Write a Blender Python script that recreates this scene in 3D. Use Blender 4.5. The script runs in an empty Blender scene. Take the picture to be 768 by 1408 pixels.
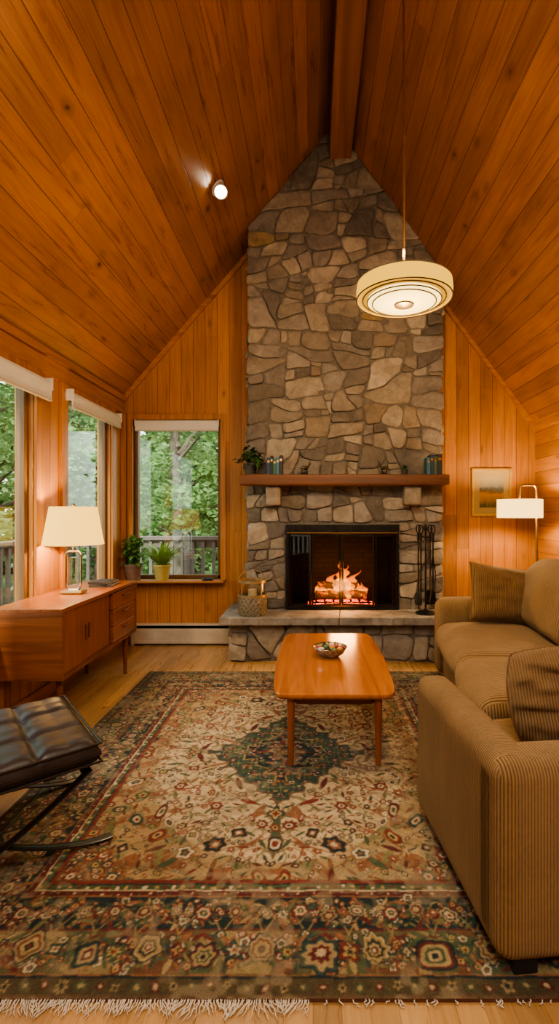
import bpy, bmesh, math, random
import numpy as np
from mathutils import Vector, Matrix, Euler, noise
random.seed(7); np.random.seed(7)
S=bpy.context.scene; COL=S.collection
PI=math.pi; sin=math.sin; cos=math.cos
# ------------------------------------------------------------ helpers
def tag(o,label=None,cat=None,group=None,kind=None):
    if label: o['label']=label
    if cat: o['category']=cat
    if group: o['group']=group
    if kind: o['kind']=kind
    return o
def empty(name,loc,rz=0,label=None,cat=None,group=None):
    o=bpy.data.objects.new(name,None); COL.objects.link(o); o.location=loc; o.rotation_euler=(0,0,rz)
    o.empty_display_size=.05
    return tag(o,label,cat,group)
class MB:
    def __init__(s): s.v=[]; s.f=[]; s.c=[]
    def add(s,vs,fs,col=None):
        b=len(s.v); s.v+= [tuple(v) for v in vs]; s.f+=[tuple(i+b for i in f) for f in fs]
        if col is not None: s.c+=[col]*len(vs)
        return s
    def box(s,x0,x1,y0,y1,z0,z1):
        return s.add([(x0,y0,z0),(x1,y0,z0),(x1,y1,z0),(x0,y1,z0),(x0,y0,z1),(x1,y0,z1),(x1,y1,z1),(x0,y1,z1)],
          [(0,3,2,1),(4,5,6,7),(0,1,5,4),(1,2,6,5),(2,3,7,6),(3,0,4,7)])
    def prism_xz(s,p,y0,y1):
        n=len(p)
        return s.add([(x,y0,z) for x,z in p]+[(x,y1,z) for x,z in p],
          [tuple(range(n)),tuple(range(2*n-1,n-1,-1))]+[(i,i+n,(i+1)%n+n,(i+1)%n) for i in range(n)])
    def prism_xy(s,p,z0,z1):
        n=len(p)
        return s.add([(x,y,z0) for x,y in p]+[(x,y,z1) for x,y in p],
          [tuple(range(n-1,-1,-1)),tuple(range(n,2*n))]+[(i,(i+1)%n,(i+1)%n+n,i+n) for i in range(n)])
    def lathe(s,prof,seg=32,c=(0,0,0),cap=True):
        vs=[];fs=[]
        for r,z in prof:
            for k in range(seg):
                a=2*PI*k/seg; vs.append((c[0]+r*cos(a),c[1]+r*sin(a),c[2]+z))
        for i in range(len(prof)-1):
            for k in range(seg):
                k2=(k+1)%seg; fs.append((i*seg+k,i*seg+k2,(i+1)*seg+k2,(i+1)*seg+k))
        if cap:
            fs.append(tuple(range(seg-1,-1,-1))); fs.append(tuple(range((len(prof)-1)*seg,len(prof)*seg)))
        return s.add(vs,fs)
    def tube(s,pts,r,seg=8,flat=None,up=None):
        pts=[Vector(p) for p in pts]; n=len(pts)
        rs=r if isinstance(r,(list,tuple)) else [r]*n
        t0=(pts[1]-pts[0]).normalized()
        u=Vector(up) if up else (Vector((0,0,1)) if abs(t0.z)<.9 else Vector((1,0,0)))
        vs=[];fs=[]
        for i,p in enumerate(pts):
            t=(pts[min(i+1,n-1)]-pts[max(i-1,0)]).normalized()
            side=t.cross(u)
            if side.length<1e-4: side=t.cross(Vector((0,1,0)))
            side.normalize(); uu=side.cross(t).normalized()
            if not up: u=uu
            a,b=(rs[i],rs[i]) if not flat else flat
            for k in range(seg):
                an=2*PI*(k+.5)/seg
                vs.append(p+side*(a*cos(an))+uu*(b*sin(an)))
        for i in range(n-1):
            for k in range(seg):
                k2=(k+1)%seg; fs.append((i*seg+k,i*seg+k2,(i+1)*seg+k2,(i+1)*seg+k))
        fs.append(tuple(range(seg-1,-1,-1))); fs.append(tuple(range((n-1)*seg,n*seg)))
        return s.add(vs,fs)
    def build(s,name,mat,parent=None,loc=(0,0,0),rot=(0,0,0),smooth=True,bevel=0,sub=0,ang=35,fix=True):
        me=bpy.data.meshes.new(name); me.from_pydata(s.v,[],s.f)
        if s.c and len(s.c)==len(s.v):
            at=me.color_attributes.new('Col','FLOAT_COLOR','POINT')
            at.data.foreach_set('color',np.array(s.c,dtype=np.float32).ravel())
        if fix and len(s.f)<60000:
            bm=bmesh.new(); bm.from_mesh(me); bmesh.ops.recalc_face_normals(bm,faces=bm.faces); bm.to_mesh(me); bm.free()
        if smooth:
            me.shade_smooth()
            if ang: me.set_sharp_from_angle(angle=math.radians(ang))
        me.materials.append(mat)
        o=bpy.data.objects.new(name,me); COL.objects.link(o); o.location=loc; o.rotation_euler=rot
        if parent: o.parent=parent
        if bevel:
            m=o.modifiers.new('b','BEVEL'); m.width=bevel; m.segments=3; m.limit_method='ANGLE'; m.angle_limit=math.radians(40)
        if sub:
            m=o.modifiers.new('s','SUBSURF'); m.levels=sub; m.render_levels=sub
        return o
def rbox(x0,x1,y0,y1,z0,z1,r=.03,n=14,bulge=0,bf=0,wr=0,seed=0):
    """soft box with rounded edges, bulging top (bulge) and front (bf toward -x)"""
    bm=bmesh.new(); bmesh.ops.create_cube(bm,size=2)
    bmesh.ops.subdivide_edges(bm,edges=bm.edges[:],cuts=n,use_grid_fill=True)
    hx,hy,hz=(x1-x0)/2,(y1-y0)/2,(z1-z0)/2; c=Vector(((x0+x1)/2,(y0+y1)/2,(z0+z1)/2))
    r=min(r,hx,hy,hz)
    def wp(t,h):
        k=sin(t*PI/2); k=(k+t)/2
        return k*h
    for v in bm.verts:
        a,b,d=v.co
        p=Vector((wp(a,hx),wp(b,hy),wp(d,hz)))
        q=Vector((max(-hx+r,min(hx-r,p.x)),max(-hy+r,min(hy-r,p.y)),max(-hz+r,min(hz-r,p.z))))
        dd=p-q
        if dd.length>1e-6: p=q+dd.normalized()*r
        fx=1-(p.x/hx)**2; fy=1-(p.y/hy)**2; fz=1-(p.z/hz)**2
        if p.z>0: p.z+=bulge*max(0,fx)**.6*max(0,fy)**.6*(p.z/hz)
        if bf and p.x<0: p.x-=bf*max(0,fy)**.6*max(0,fz)**.6*(-p.x/hx)
        if wr:
            nn=noise.noise(Vector((p.x*6+seed,p.y*6,p.z*6)))*wr; p+=Vector((nn,nn*.5,nn))
        v.co=p+c
    bm.verts.ensure_lookup_table(); bm.verts.index_update()
    m=MB(); m.add([v.co[:] for v in bm.verts],[tuple(v.index for v in f.verts) for f in bm.faces]); bm.free()
    return m
# ------------------------------------------------------------ materials
class G:
    def __init__(s,name):
        s.mat=bpy.data.materials.new(name); s.mat.use_nodes=True; s.nt=s.mat.node_tree
        s.b=s.nt.nodes['Principled BSDF']; s.out=s.nt.nodes['Material Output']
    def set(s,sock,v):
        if isinstance(v,bpy.types.NodeSocket): s.nt.links.new(v,sock)
        else:
            if sock.type=='RGBA' and len(v)==3: v=(*v,1)
            sock.default_value=v
    def n(s,t,ins=None,**pr):
        nd=s.nt.nodes.new('ShaderNode'+t)
        for k,v in pr.items(): setattr(nd,k,v)
        for k,v in (ins or {}).items(): s.set(nd.inputs[k],v)
        return nd
    def m(s,op,a,b=None,c=None,clamp=False):
        nd=s.nt.nodes.new('ShaderNodeMath'); nd.operation=op; nd.use_clamp=clamp
        for i,v in enumerate((a,b,c)):
            if v is not None: s.set(nd.inputs[i],v)
        return nd.outputs[0]
    def mix(s,f,a,b,bl='MIX'):
        nd=s.nt.nodes.new('ShaderNodeMix'); nd.data_type='RGBA'; nd.blend_type=bl
        s.set(nd.inputs[0],f); s.set(nd.inputs[6],a); s.set(nd.inputs[7],b); return nd.outputs[2]
    def mr(s,v,a,b,c=0.,d=1.,smooth=False):
        nd=s.nt.nodes.new('ShaderNodeMapRange')
        if smooth: nd.interpolation_type='SMOOTHSTEP'
        for i,x in enumerate((v,a,b,c,d)): s.set(nd.inputs[i],x)
        return nd.outputs[0]
    def ramp(s,f,st):
        nd=s.nt.nodes.new('ShaderNodeValToRGB'); s.set(nd.inputs[0],f); cr=nd.color_ramp
        while len(cr.elements)<len(st): cr.elements.new(.5)
        for e,(p,c) in zip(cr.elements,st): e.position=p; e.color=(*c,1) if len(c)==3 else c
        return nd.outputs[0]
    def vec(s,x,y,z): return s.n('CombineXYZ',{0:x,1:y,2:z}).outputs[0]
    def obj(s): return s.n('TexCoord').outputs['Object']
    def sep(s,v): return s.n('SeparateXYZ',{0:v}).outputs
    def noise(s,v,scale,detail=4,rough=.6,dist=0):
        return s.n('TexNoise',{'Vector':v,'Scale':scale,'Detail':detail,'Roughness':rough,'Distortion':dist}).outputs[0]
    def bump(s,h,st=.4,d=.005):
        o=s.n('Bump',{'Strength':st,'Distance':d,'Height':h}).outputs[0]; s.set(s.b.inputs['Normal'],o)
    def base(s,c=None,rough=None,metal=None):
        if c is not None: s.set(s.b.inputs['Base Color'],c)
        if rough is not None: s.set(s.b.inputs['Roughness'],rough)
        if metal is not None: s.set(s.b.inputs['Metallic'],metal)
def simple(name,col,rough=.5,metal=0,var=.25,scale=12,bump=0,em=None,ems=0,coat=0):
    g=G(name); n=g.noise(g.obj(),scale)
    g.base(g.mix(g.mr(n,.3,.7),[c*(1-var) for c in col],[min(1,c*(1+var)) for c in col]),rough,metal)
    if bump: g.bump(n,bump,.004)
    if em: g.set(g.b.inputs['Emission Color'],em); g.b.inputs['Emission Strength'].default_value=ems
    if coat: g.b.inputs['Coat Weight'].default_value=coat
    return g.mat
def plank(name,ac,al,w,L,dark,mid,light,rough=.4,knots=1.,groove=.0025,vary=.35,gr=1.,bs=.4):
    g=G(name); P=g.sep(g.obj()); a=P[ac]; b=P[al]
    ai=g.m('DIVIDE',a,w); idx=g.m('FLOOR',ai); fr=g.m('FRACT',ai)
    r1=g.n('TexWhiteNoise',{'W':idx},noise_dimensions='1D').outputs[0]
    bb=g.m('ADD',g.m('DIVIDE',b,L),g.m('MULTIPLY',r1,7.3)); seg=g.m('FLOOR',bb); frb=g.m('FRACT',bb)
    r2=g.n('TexWhiteNoise',{'Vector':g.vec(idx,seg,0.)},noise_dimensions='2D').outputs[0]
    gv=g.vec(g.m('ADD',g.m('MULTIPLY',a,24.),g.m('MULTIPLY',r2,50.)),g.m('MULTIPLY',b,1.5),g.m('MULTIPLY',r2,9.))
    n1=g.noise(gv,1.,7,.68,1.1)
    n2=g.noise(g.vec(g.m('MULTIPLY',a,150.),g.m('MULTIPLY',b,3.),r2),1.,3)
    n3=g.noise(g.obj(),1.7,2)
    t=g.m('ADD',g.m('MULTIPLY',n1,.7),g.m('MULTIPLY',n2,.3))
    col=g.ramp(t,[(.3,dark),(.48,mid),(.7,light)])
    tone=g.mr(r2,0.,1.,1-vary,1+vary*.6)
    tone=g.m('MULTIPLY',tone,g.mr(n3,.3,.7,.86,1.12))
    col=g.mix(1.,col,g.n('CombineColor',{0:tone,1:tone,2:tone}).outputs[0],'MULTIPLY')
    if knots:
        wob=g.noise(g.obj(),26,3)
        vo=g.n('TexVoronoi',{'Vector':g.vec(g.m('MULTIPLY',a,7.),g.m('MULTIPLY',b,3.6),g.m('MULTIPLY',r2,3.)),'Scale':1.})
        dist=g.m('ADD',vo.outputs['Distance'],g.m('MULTIPLY',g.m('SUBTRACT',wob,.5),.10))
        rc=g.sep(vo.outputs['Color'])
        pick=g.m('GREATER_THAN',rc[0],.48); sz=g.mr(rc[1],0.,1.,.05,.115)
        k=g.m('MULTIPLY',g.mr(g.m('SUBTRACT',dist,sz),-.03,.02,1.,0.,True),pick)
        halo=g.m('MULTIPLY',g.mr(dist,.08,.28,.40,0.,True),pick)
        k=g.m('MAXIMUM',g.m('MULTIPLY',k,.9),halo)
        col=g.mix(g.m('MULTIPLY',k,knots),col,[dark[0]*.28,dark[1]*.22,dark[2]*.2])
    e=g.m('MULTIPLY',g.m('MINIMUM',fr,g.m('SUBTRACT',1.,fr)),w)
    gm=g.mr(e,groove*.4,groove*1.3,1.,0.,True)
    eb=g.m('MULTIPLY',g.m('MINIMUM',frb,g.m('SUBTRACT',1.,frb)),L)
    gm2=g.mr(eb,.0006,.0018,.6,0.)
    gm=g.m('MAXIMUM',gm,gm2)
    col=g.mix(g.m('MULTIPLY',gm,.78*gr),col,[c*.14 for c in dark])
    g.base(col,g.m('ADD',g.mr(n1,.3,.7,rough-.05,rough+.1),g.m('MULTIPLY',gm,.5)))
    g.bump(g.m('SUBTRACT',g.m('MULTIPLY',n1,.15),g.m('MULTIPLY',gm,.5)),bs,.003)
    return g.mat
def wood(name,al,dark,mid,light,rough=.35,sc=1.,coat=0):
    g=G(name); P=g.sep(g.obj()); v=[g.m('MULTIPLY',P[i],(1.6 if i==al else 26.)*sc) for i in range(3)]
    n1=g.noise(g.vec(*v),1.,6,.6,1.2)
    g.base(g.ramp(n1,[(.3,dark),(.5,mid),(.72,light)]),rough); g.bump(n1,.1,.002)
    if coat: g.b.inputs['Coat Weight'].default_value=coat; g.b.inputs['Coat Roughness'].default_value=.15
    return g.mat
pd,pm,pl=(.175,.058,.012),(.325,.126,.030),(.42,.185,.050)
M_ceilL=plank('pine_ceiling_left',2,1,.14*.758,5.,pd,pm,pl,.29,knots=.95,groove=.0020,vary=.24)
M_ceilR=plank('pine_ceiling_right',2,1,.14*.804,5.,pd,pm,pl,.34,knots=.9,groove=.0020,vary=.24)
wd_,wm_,wl_=(.25,.092,.020),(.41,.168,.042),(.50,.235,.069)
M_wallB=plank('pine_wall_vertical_boards',0,2,.118,5.,wd_,wm_,wl_,.42,knots=.6,vary=.26,groove=.0022)
M_wallL=plank('pine_wall_side_boards',1,2,.118,5.,wd_,wm_,wl_,.42,knots=.6,vary=.26,groove=.0022)
M_wallR=plank('pine_wall_horizontal_boards',2,1,.13,5.,wd_,wm_,wl_,.42,knots=.7,vary=.26,groove=.0022)
M_floor=plank('oak_floor_boards',0,1,.075,1.5,(.33,.175,.065),(.47,.275,.115),(.56,.35,.16),.28,knots=0,groove=.0009,vary=.25,gr=.6,bs=.15)
tw=((.27,.10,.023),(.41,.168,.043),(.50,.23,.072))
M_trim=wood('pine_trim',2,*tw,.4,.7)
M_trimx=wood('pine_trim_level',0,*tw,.4,.7)
M_trimy=wood('pine_trim_long',1,*tw,.4,.7)
M_beam=wood('beam_wood',1,(.14,.048,.012),(.24,.09,.022),(.32,.13,.036),.5,.35)
M_teak=wood('teak',1,(.18,.050,.014),(.27,.082,.023),(.35,.118,.035),.3,.8,.3)
M_teakz=wood('teak_upright',2,(.18,.050,.014),(.26,.078,.021),(.33,.108,.031),.35,.8,.2)
M_teakx=wood('teak_crosswise',0,(.14,.042,.013),(.22,.068,.019),(.28,.09,.027),.35,.8,.2)
M_teakd=wood('teak_dark_edge',1,(.12,.04,.014),(.18,.058,.018),(.24,.078,.025),.35,.8)
M_table=wood('table_teak',1,(.34,.11,.025),(.48,.165,.04),(.55,.21,.06),.22,.6,.5)
M_mantel=wood('mantel_wood',0,(.09,.032,.011),(.16,.06,.02),(.22,.085,.03),.5,.5)
M_sash=wood('brown_wood_sash',2,(.10,.05,.018),(.155,.078,.028),(.20,.105,.04),.4,.7)
M_white=simple('blind_white',(.70,.67,.61),.7,0,.04)
M_heater=simple('heater_cream_metal',(.58,.51,.40),.45,.1,.08)
M_black=simple('black_iron',(.028,.026,.024),.38,.7,.4,30)
M_doorf=simple('black_door_frame',(.045,.038,.032),.3,.7,.2,30)
M_blackm=simple('black_matte',(.012,.011,.011),.8)
M_chrome=simple('polished_steel',(.62,.6,.57),.15,1,.05)
M_dsteel=simple('dark_polished_steel',(.075,.07,.065),.3,.8,.1)
M_brass=simple('aged_brass',(.55,.38,.17),.28,1,.15)
M_dbrass=simple('dark_brass',(.26,.17,.07),.35,.9,.15)
M_gold=simple('gilded_frame',(.46,.29,.07),.4,.35,.15,30)
def stone_mat(name):
    g=G(name); c=g.n('VertexColor',layer_name='Col').outputs[0]; o=g.obj()
    n1=g.noise(o,9,8,.72,.6); n2=g.noise(o,42,6,.7); n3=g.noise(o,4.5,4,.6,.8)
    k=g.mr(n1,.25,.75,.55,1.4); col=g.mix(1.,c,g.n('CombineColor',{0:k,1:k,2:k}).outputs[0],'MULTIPLY')
    col=g.mix(g.mr(n2,.56,.76,0.,.45),col,(.44,.39,.31)); col=g.mix(g.mr(n3,.54,.74,0.,.40),col,(.17,.14,.105))
    g.base(col,.85); g.bump(g.m('ADD',g.m('MULTIPLY',n1,.75),g.m('MULTIPLY',n2,.25)),.85,.026)
    return g.mat
M_stone=stone_mat('fieldstone')
M_mortar=simple('mortar',(.185,.16,.128),.95,0,.3,40,.6)
M_slab=simple('hearth_flagstone',(.235,.21,.175),.75,0,.4,9,.8)
def glass_mat(name,tint=(1,1,1),refl=1.,base_r=.05):
    g=G(name); tr=g.n('BsdfTransparent',{0:tint}); gl=g.n('BsdfGlossy',{0:(1,1,1),'Roughness':.02})
    fc=g.n('LayerWeight',{0:.5}).outputs['Facing']
    fr=g.m('ADD',g.m('MULTIPLY',g.m('POWER',fc,4.),.7),base_r)
    mx=g.n('MixShader',{0:g.m('MULTIPLY',fr,refl,clamp=True),1:tr.outputs[0],2:gl.outputs[0]})
    g.nt.links.new(mx.outputs[0],g.out.inputs[0]); return g.mat
M_glass=glass_mat('window_glass',(.96,.99,.96),1.,.075)
M_fglass=glass_mat('clear_fire_glass',(.80,.75,.7),.5); M_fglass2=glass_mat('smoked_fire_glass',(.30,.26,.23),.35,.05)
def cord(name,mode,col=(.30,.182,.078),pitch=.0092,dk=.30):
    g=G(name); o=g.obj(); P=g.sep(o); N=g.sep(g.n('TexCoord').outputs['Normal'])
    if mode=='y': s=g.m('ADD',P[1],g.m('MULTIPLY',g.m('GREATER_THAN',g.m('ABSOLUTE',N[1]),.71),g.m('SUBTRACT',P[0],P[1])))
    elif mode=='x': s=g.m('ADD',P[0],g.m('MULTIPLY',g.m('GREATER_THAN',g.m('ABSOLUTE',N[0]),.71),g.m('SUBTRACT',P[1],P[0])))
    else: s=P[0]
    w=g.m('ABSOLUTE',g.m('SINE',g.m('MULTIPLY',s,PI/pitch)))
    n=g.noise(o,5,3); n2=g.noise(o,60,3)
    c=g.mix(g.mr(n,.3,.7),[x*.78 for x in col],[x*1.14 for x in col])
    c=g.mix(g.mr(w,0.,.75),[x*dk for x in col],c); c=g.mix(g.mr(n2,.4,.8,0.,.25),c,[x*1.4 for x in col])
    g.base(c,.9); g.b.inputs['Sheen Weight'].default_value=.22; g.set(g.b.inputs['Sheen Tint'],(.85,.66,.45))
    g.bump(w,.9,.005); return g.mat
M_cy=cord('corduroy_y','y'); M_cx=cord('corduroy_x','x'); M_cs=cord('corduroy_seat','y',(.30,.182,.078),.013,.25)
M_cp=cord('corduroy_pillow_brown','p',(.215,.118,.045),.012); M_cp2=cord('corduroy_pillow_near','p',(.225,.13,.055),.0095,.5)
def leather():
    g=G('dark_leather'); n=g.noise(g.obj(),90,4); n2=g.noise(g.obj(),6,3)
    g.base(g.mix(g.mr(n2,.3,.7),(.020,.014,.012),(.040,.028,.023)),g.mr(n2,.3,.7,.34,.48)); g.bump(n,.25,.002); return g.mat
M_leather=leather()
def shade_mat(name,col,em,tr=.5,dc=(.7,.52,.28),tc_=(.95,.60,.22)):
    g=G(name); d=g.n('BsdfDiffuse',{0:dc}); t=g.n('BsdfTranslucent',{0:tc_})
    mx=g.n('MixShader',{0:tr,1:d.outputs[0],2:t.outputs[0]}); n=g.noise(g.obj(),150,2)
    e=g.n('Emission',{0:col,1:g.mr(n,.3,.7,em*.93,em*1.07)})
    ad=g.n('AddShader',{0:mx.outputs[0],1:e.outputs[0]}); g.nt.links.new(ad.outputs[0],g.out.inputs[0]); return g.mat
M_shade1=shade_mat('lamp_shade_linen',(1,.58,.11),1.25,.04,(.30,.19,.07))
M_shade2=shade_mat('pendant_shade_cream',(1,.54,.05),.85,.03,(.16,.10,.03))
M_shade3=shade_mat('floor_lamp_shade_white',(1,.66,.22),1.6,.05,(.4,.3,.15))
M_diff=shade_mat('frosted_diffuser',(1,.72,.24),1.7,.1,(.08,.06,.03))
M_bulb=simple('lit_lens',(.9,.9,.9),.5,0,0,5,0,(1,.85,.6),22)
def leafm(name,c1,c2,tr=.45,rough=.5):
    g=G(name); n=g.noise(g.obj(),1.3,3)
    n2=g.noise(g.obj(),14,2)
    c=g.mix(g.mr(g.m('ADD',g.m('MULTIPLY',n,.6),g.m('MULTIPLY',n2,.4)),.38,.62),c1,c2)
    p=g.n('BsdfPrincipled',{'Base Color':c,'Roughness':rough}); t=g.n('BsdfTranslucent',{0:c})
    mx=g.n('MixShader',{0:tr,1:p.outputs[0],2:t.outputs[0]}); g.nt.links.new(mx.outputs[0],g.out.inputs[0]); return g.mat
M_leafA=leafm('tree_leaf',(.075,.16,.05),(.24,.38,.13),.45,.8); M_leafB=leafm('tree_leaf_pale',(.14,.25,.09),(.35,.48,.21),.45,.8)
M_leafI=leafm('house_plant_leaf',(.06,.15,.03),(.20,.36,.08),.25,.35); M_leafJ=leafm('yellow_green_leaf',(.18,.32,.05),(.40,.52,.14),.3,.35)
M_leafK=leafm('dark_plant_leaf',(.035,.095,.03),(.09,.20,.06),.2,.35)
M_bark=simple('bark',(.10,.08,.06),.95,0,.4,6,.8)
M_deck=plank('deck_boards',1,0,.14,3.,(.12,.10,.085),(.2,.17,.14),(.28,.24,.2),.8,knots=0,groove=.006)
M_rail=simple('weathered_grey_rail',(.12,.10,.085),.85,0,.2,9,.2)
M_ground=simple('forest_floor',(.10,.16,.05),1,0,.5,1.5,.5)
M_clay=simple('brown_clay_pot',(.20,.11,.075),.6,0,.25,20)
M_ypot=simple('tan_yellow_pot',(.46,.37,.12),.45,0,.15)
M_dpot=simple('dark_pot',(.05,.045,.04),.5)
M_soil=simple('soil',(.03,.02,.012),1,0,.4,60,.5)
M_page=simple('paper_pages',(.6,.52,.38),.9,0,.1,60)
# ------------------------------------------------------------ setting
XL,XR,YB,YF=-1.88,2.19,4.88,-1.6
XG,ZG=.2,4.84
def zc(x): return 2.42+(x-XL)*1.163 if x<=XG else ZG-(x-XG)*1.352
def struct(o,kind='structure'): o['kind']=kind; return o
struct(MB().box(-2.0,2.35,YF-.1,5.0,-.12,0).build('floor',M_floor,smooth=False))
struct(MB().prism_xz([(-2.02,zc(-2.02)),(XG,ZG),(XG,ZG+.15),(-2.02,zc(-2.02)+.15)],YF-.1,5.02).build('ceiling',M_ceilL,smooth=False))
struct(MB().prism_xz([(XG,ZG),(2.5,zc(2.5)),(2.5,zc(2.5)+.15),(XG,ZG+.15)],YF-.1,5.02).build('ceiling',M_ceilR,smooth=False))
wx0,wx1,wz0,wz1=-1.77,-.91,.64,2.21
b=MB(); e=.01
b.prism_xz([(-2.0,0),(wx0,0),(wx0,zc(wx0)+e),(-2.0,zc(-2.0)+e)],YB,5.0)
b.prism_xz([(wx0,0),(wx1,0),(wx1,wz0),(wx0,wz0)],YB,5.0)
b.prism_xz([(wx0,wz1),(wx1,wz1),(wx1,zc(wx1)+e),(wx0,zc(wx0)+e)],YB,5.0)
b.prism_xz([(wx1,0),(XG,0),(XG,ZG+e),(wx1,zc(wx1)+e)],YB,5.0)
b.prism_xz([(XG,0),(2.3,0),(2.3,zc(2.3)+e),(XG,ZG+e)],YB,5.0)
struct(b.build('wall_back',M_wallB,smooth=False))
struct(MB().prism_xz([(-2.0,0),(2.3,0),(2.3,zc(2.3)+e),(XG,ZG+e),(-2.0,zc(-2.0)+e)],YF-.1,YF).build('wall_front',M_wallB,smooth=False))
W1=(1.70,3.33,.63,2.22); W2=(3.76,4.60,.63,2.22)
b=MB()
for y0,y1 in ((YF,W1[0]),(W1[1],W2[0]),(W2[1],YB)): b.box(XL-.12,XL,y0,y1,0,2.43)
for w in (W1,W2): b.box(XL-.12,XL,w[0],w[1],0,w[2]); b.box(XL-.12,XL,w[0],w[1],w[3],2.43)
struct(b.build('wall_left',M_wallL,smooth=False))
struct(MB().box(XR,XR+.12,YF,YB,0,2.17).build('wall_right',M_wallR,smooth=False))
struct(MB().box(.15,.345,YF,4.56,4.52,4.82).build('trim_1',M_beam,smooth=False,bevel=.008))
b=MB()
for x0,x1 in ((XL,-.60),(1.19,XR)):
    b.prism_xz([(x0,zc(x0)-.065),(x1,zc(x1)-.065),(x1,zc(x1)+.0),(x0,zc(x0)+.0)],YB-.03,YB)
struct(b.build('trim_2',M_trimx,smooth=False))
b=MB().box(XL,XL+.022,YF,YB-.03,2.27,2.42); b.box(XL+.022,XL+.045,YF,YB-.03,2.385,2.44)
struct(b.build('trim_3',M_trimy,smooth=False,bevel=.003))
struct(MB().box(XR-.03,XR,YF,YB-.03,2.10,2.19).build('trim_4',M_trimy,smooth=False,bevel=.003))
struct(MB().box(XR-.02,XR,YF,YB,0,.09).build('baseboard_right',M_trimy,smooth=False,bevel=.003))
struct(MB().box(XL,XL+.02,YF,YB,0,.09).build('baseboard_left',M_trimy,smooth=False,bevel=.003))
struct(MB().box(1.32,XR-.02,YB-.02,YB,0,.09).build('baseboard_back',M_trimx,smooth=False,bevel=.003))
struct(MB().box(XL+.0,XL+.05,YB-.05,YB,.09,2.27).build('trim_5',M_trim,smooth=False,bevel=.004))
# windows
def window_left(k,w):
    y0,y1,z0,z1=w
    r=empty('window_%d'%k,(XL,(y0+y1)/2,z0)); r['kind']='structure'; L=(-XL,-(y0+y1)/2,-z0)
    c=MB(); t=.085
    c.box(XL,XL+.022,y0-t,y0,z0-t,z1+.05); c.box(XL,XL+.022,y1,y1+t,z0-t,z1+.05); c.box(XL,XL+.022,y0,y1,z1,z1+.05); c.box(XL,XL+.05,y0-t,y1+t,z0-.03,z0)
    c.box(XL-.12,XL,y0-.001,y0+.012,z0,z1); c.box(XL-.12,XL,y1-.012,y1+.001,z0,z1)
    c.build('window_casing',M_trim,r,L,smooth=False,bevel=.003)
    f=MB(); s=.055
    f.box(XL-.09,XL-.03,y0,y0+s,z0,z1); f.box(XL-.09,XL-.03,y1-s,y1,z0,z1); f.box(XL-.09,XL-.03,y0,y1,z0,z0+s); f.box(XL-.09,XL-.03,y0,y1,z1-s,z1)
    f.build('window_sash',M_sash,r,L,smooth=False,bevel=.004)
    MB().add([(XL-.06,y0+s,z0+s),(XL-.06,y1-s,z0+s),(XL-.06,y1-s,z1-s),(XL-.06,y0+s,z1-s)],[(0,1,2,3)]).build('window_pane',M_glass,r,L,smooth=False)
window_left(1,W1); window_left(2,W2)
r=empty('window_3',((wx0+wx1)/2,YB,wz0)); r['kind']='structure'; L=(-(wx0+wx1)/2,-YB,-wz0)
c=MB(); t=.055
c.box(wx0-t,wx0,YB-.025,YB,wz0-t,wz1+t); c.box(wx1,wx1+t,YB-.025,YB,wz0-t,wz1+t); c.box(wx0,wx1,YB-.025,YB,wz1,wz1+t); c.box(wx0,wx1,YB-.02,YB,wz0-t,wz0-.02)
c.build('window_casing',M_trim,r,L,smooth=False,bevel=.003)
MB().box(wx0-t,wx1+t,YB-.165,YB+.03,wz0-.02,wz0).build('window_sill',M_trimx,r,L,smooth=False,bevel=.004)
f=MB(); s=.035
f.box(wx0,wx0+s,YB+.03,YB+.09,wz0,wz1); f.box(wx1-s,wx1,YB+.03,YB+.09,wz0,wz1); f.box(wx0,wx1,YB+.03,YB+.09,wz0,wz0+s); f.box(wx0,wx1,YB+.03,YB+.09,wz1-s,wz1)
f.build('window_sash',M_sash,r,L,smooth=False,bevel=.004)
MB().add([(wx0+s,YB+.06,wz0+s),(wx1-s,YB+.06,wz0+s),(wx1-s,YB+.06,wz1-s),(wx0+s,YB+.06,wz1-s)],[(0,1,2,3)]).build('window_pane',M_glass,r,L,smooth=False)
# blinds
def blind(loc,length,axis,label,drop=.11):
    o=empty('roller_blind',loc,0,label,'blind','rolled up white blinds')
    h=length/2
    if axis=='y':
        MB().tube([(0,-h,0),(0,h,0)],.032,14).build('blind_roll',M_white,o)
        MB().box(.022,.032,-h,h,-drop,0).build('blind_fabric',M_white,o,smooth=False)
        MB().box(.017,.037,-h,h,-drop-.018,-drop).build('bottom_bar',M_heater,o,smooth=False,bevel=.003)
        for sg in (-1,1): MB().box(-.02,.04,sg*h-.006,sg*h+.006,-.04,.045).build('bracket',M_white,o,smooth=False,bevel=.003)
    else:
        MB().tube([(-h,0,0),(h,0,0)],.025,14).build('blind_roll',M_white,o)
        MB().box(-h,h,-.03,-.02,-drop,0).build('blind_fabric',M_white,o,smooth=False)
        MB().box(-h,h,-.035,-.015,-drop-.015,-drop).build('bottom_bar',M_heater,o,smooth=False,bevel=.003)
        for sg in (-1,1): MB().box(sg*h-.005,sg*h+.005,-.035,.025,-.04,.03).build('bracket',M_white,o,smooth=False,bevel=.003)
blind((XL+.047,(W1[0]+W1[1])/2+.04,2.18),1.72,'y','white roller blind above the wide left window behind the table lamp',.10)
blind((XL+.047,(W2[0]+W2[1])/2,2.18),.93,'y','white roller blind over the narrow window beside the room corner',.08)
blind(((wx0+wx1)/2,YB-.005+.02,2.185),.82,'x','white roller blind over the back wall window with the sill plants',.075)
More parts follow.
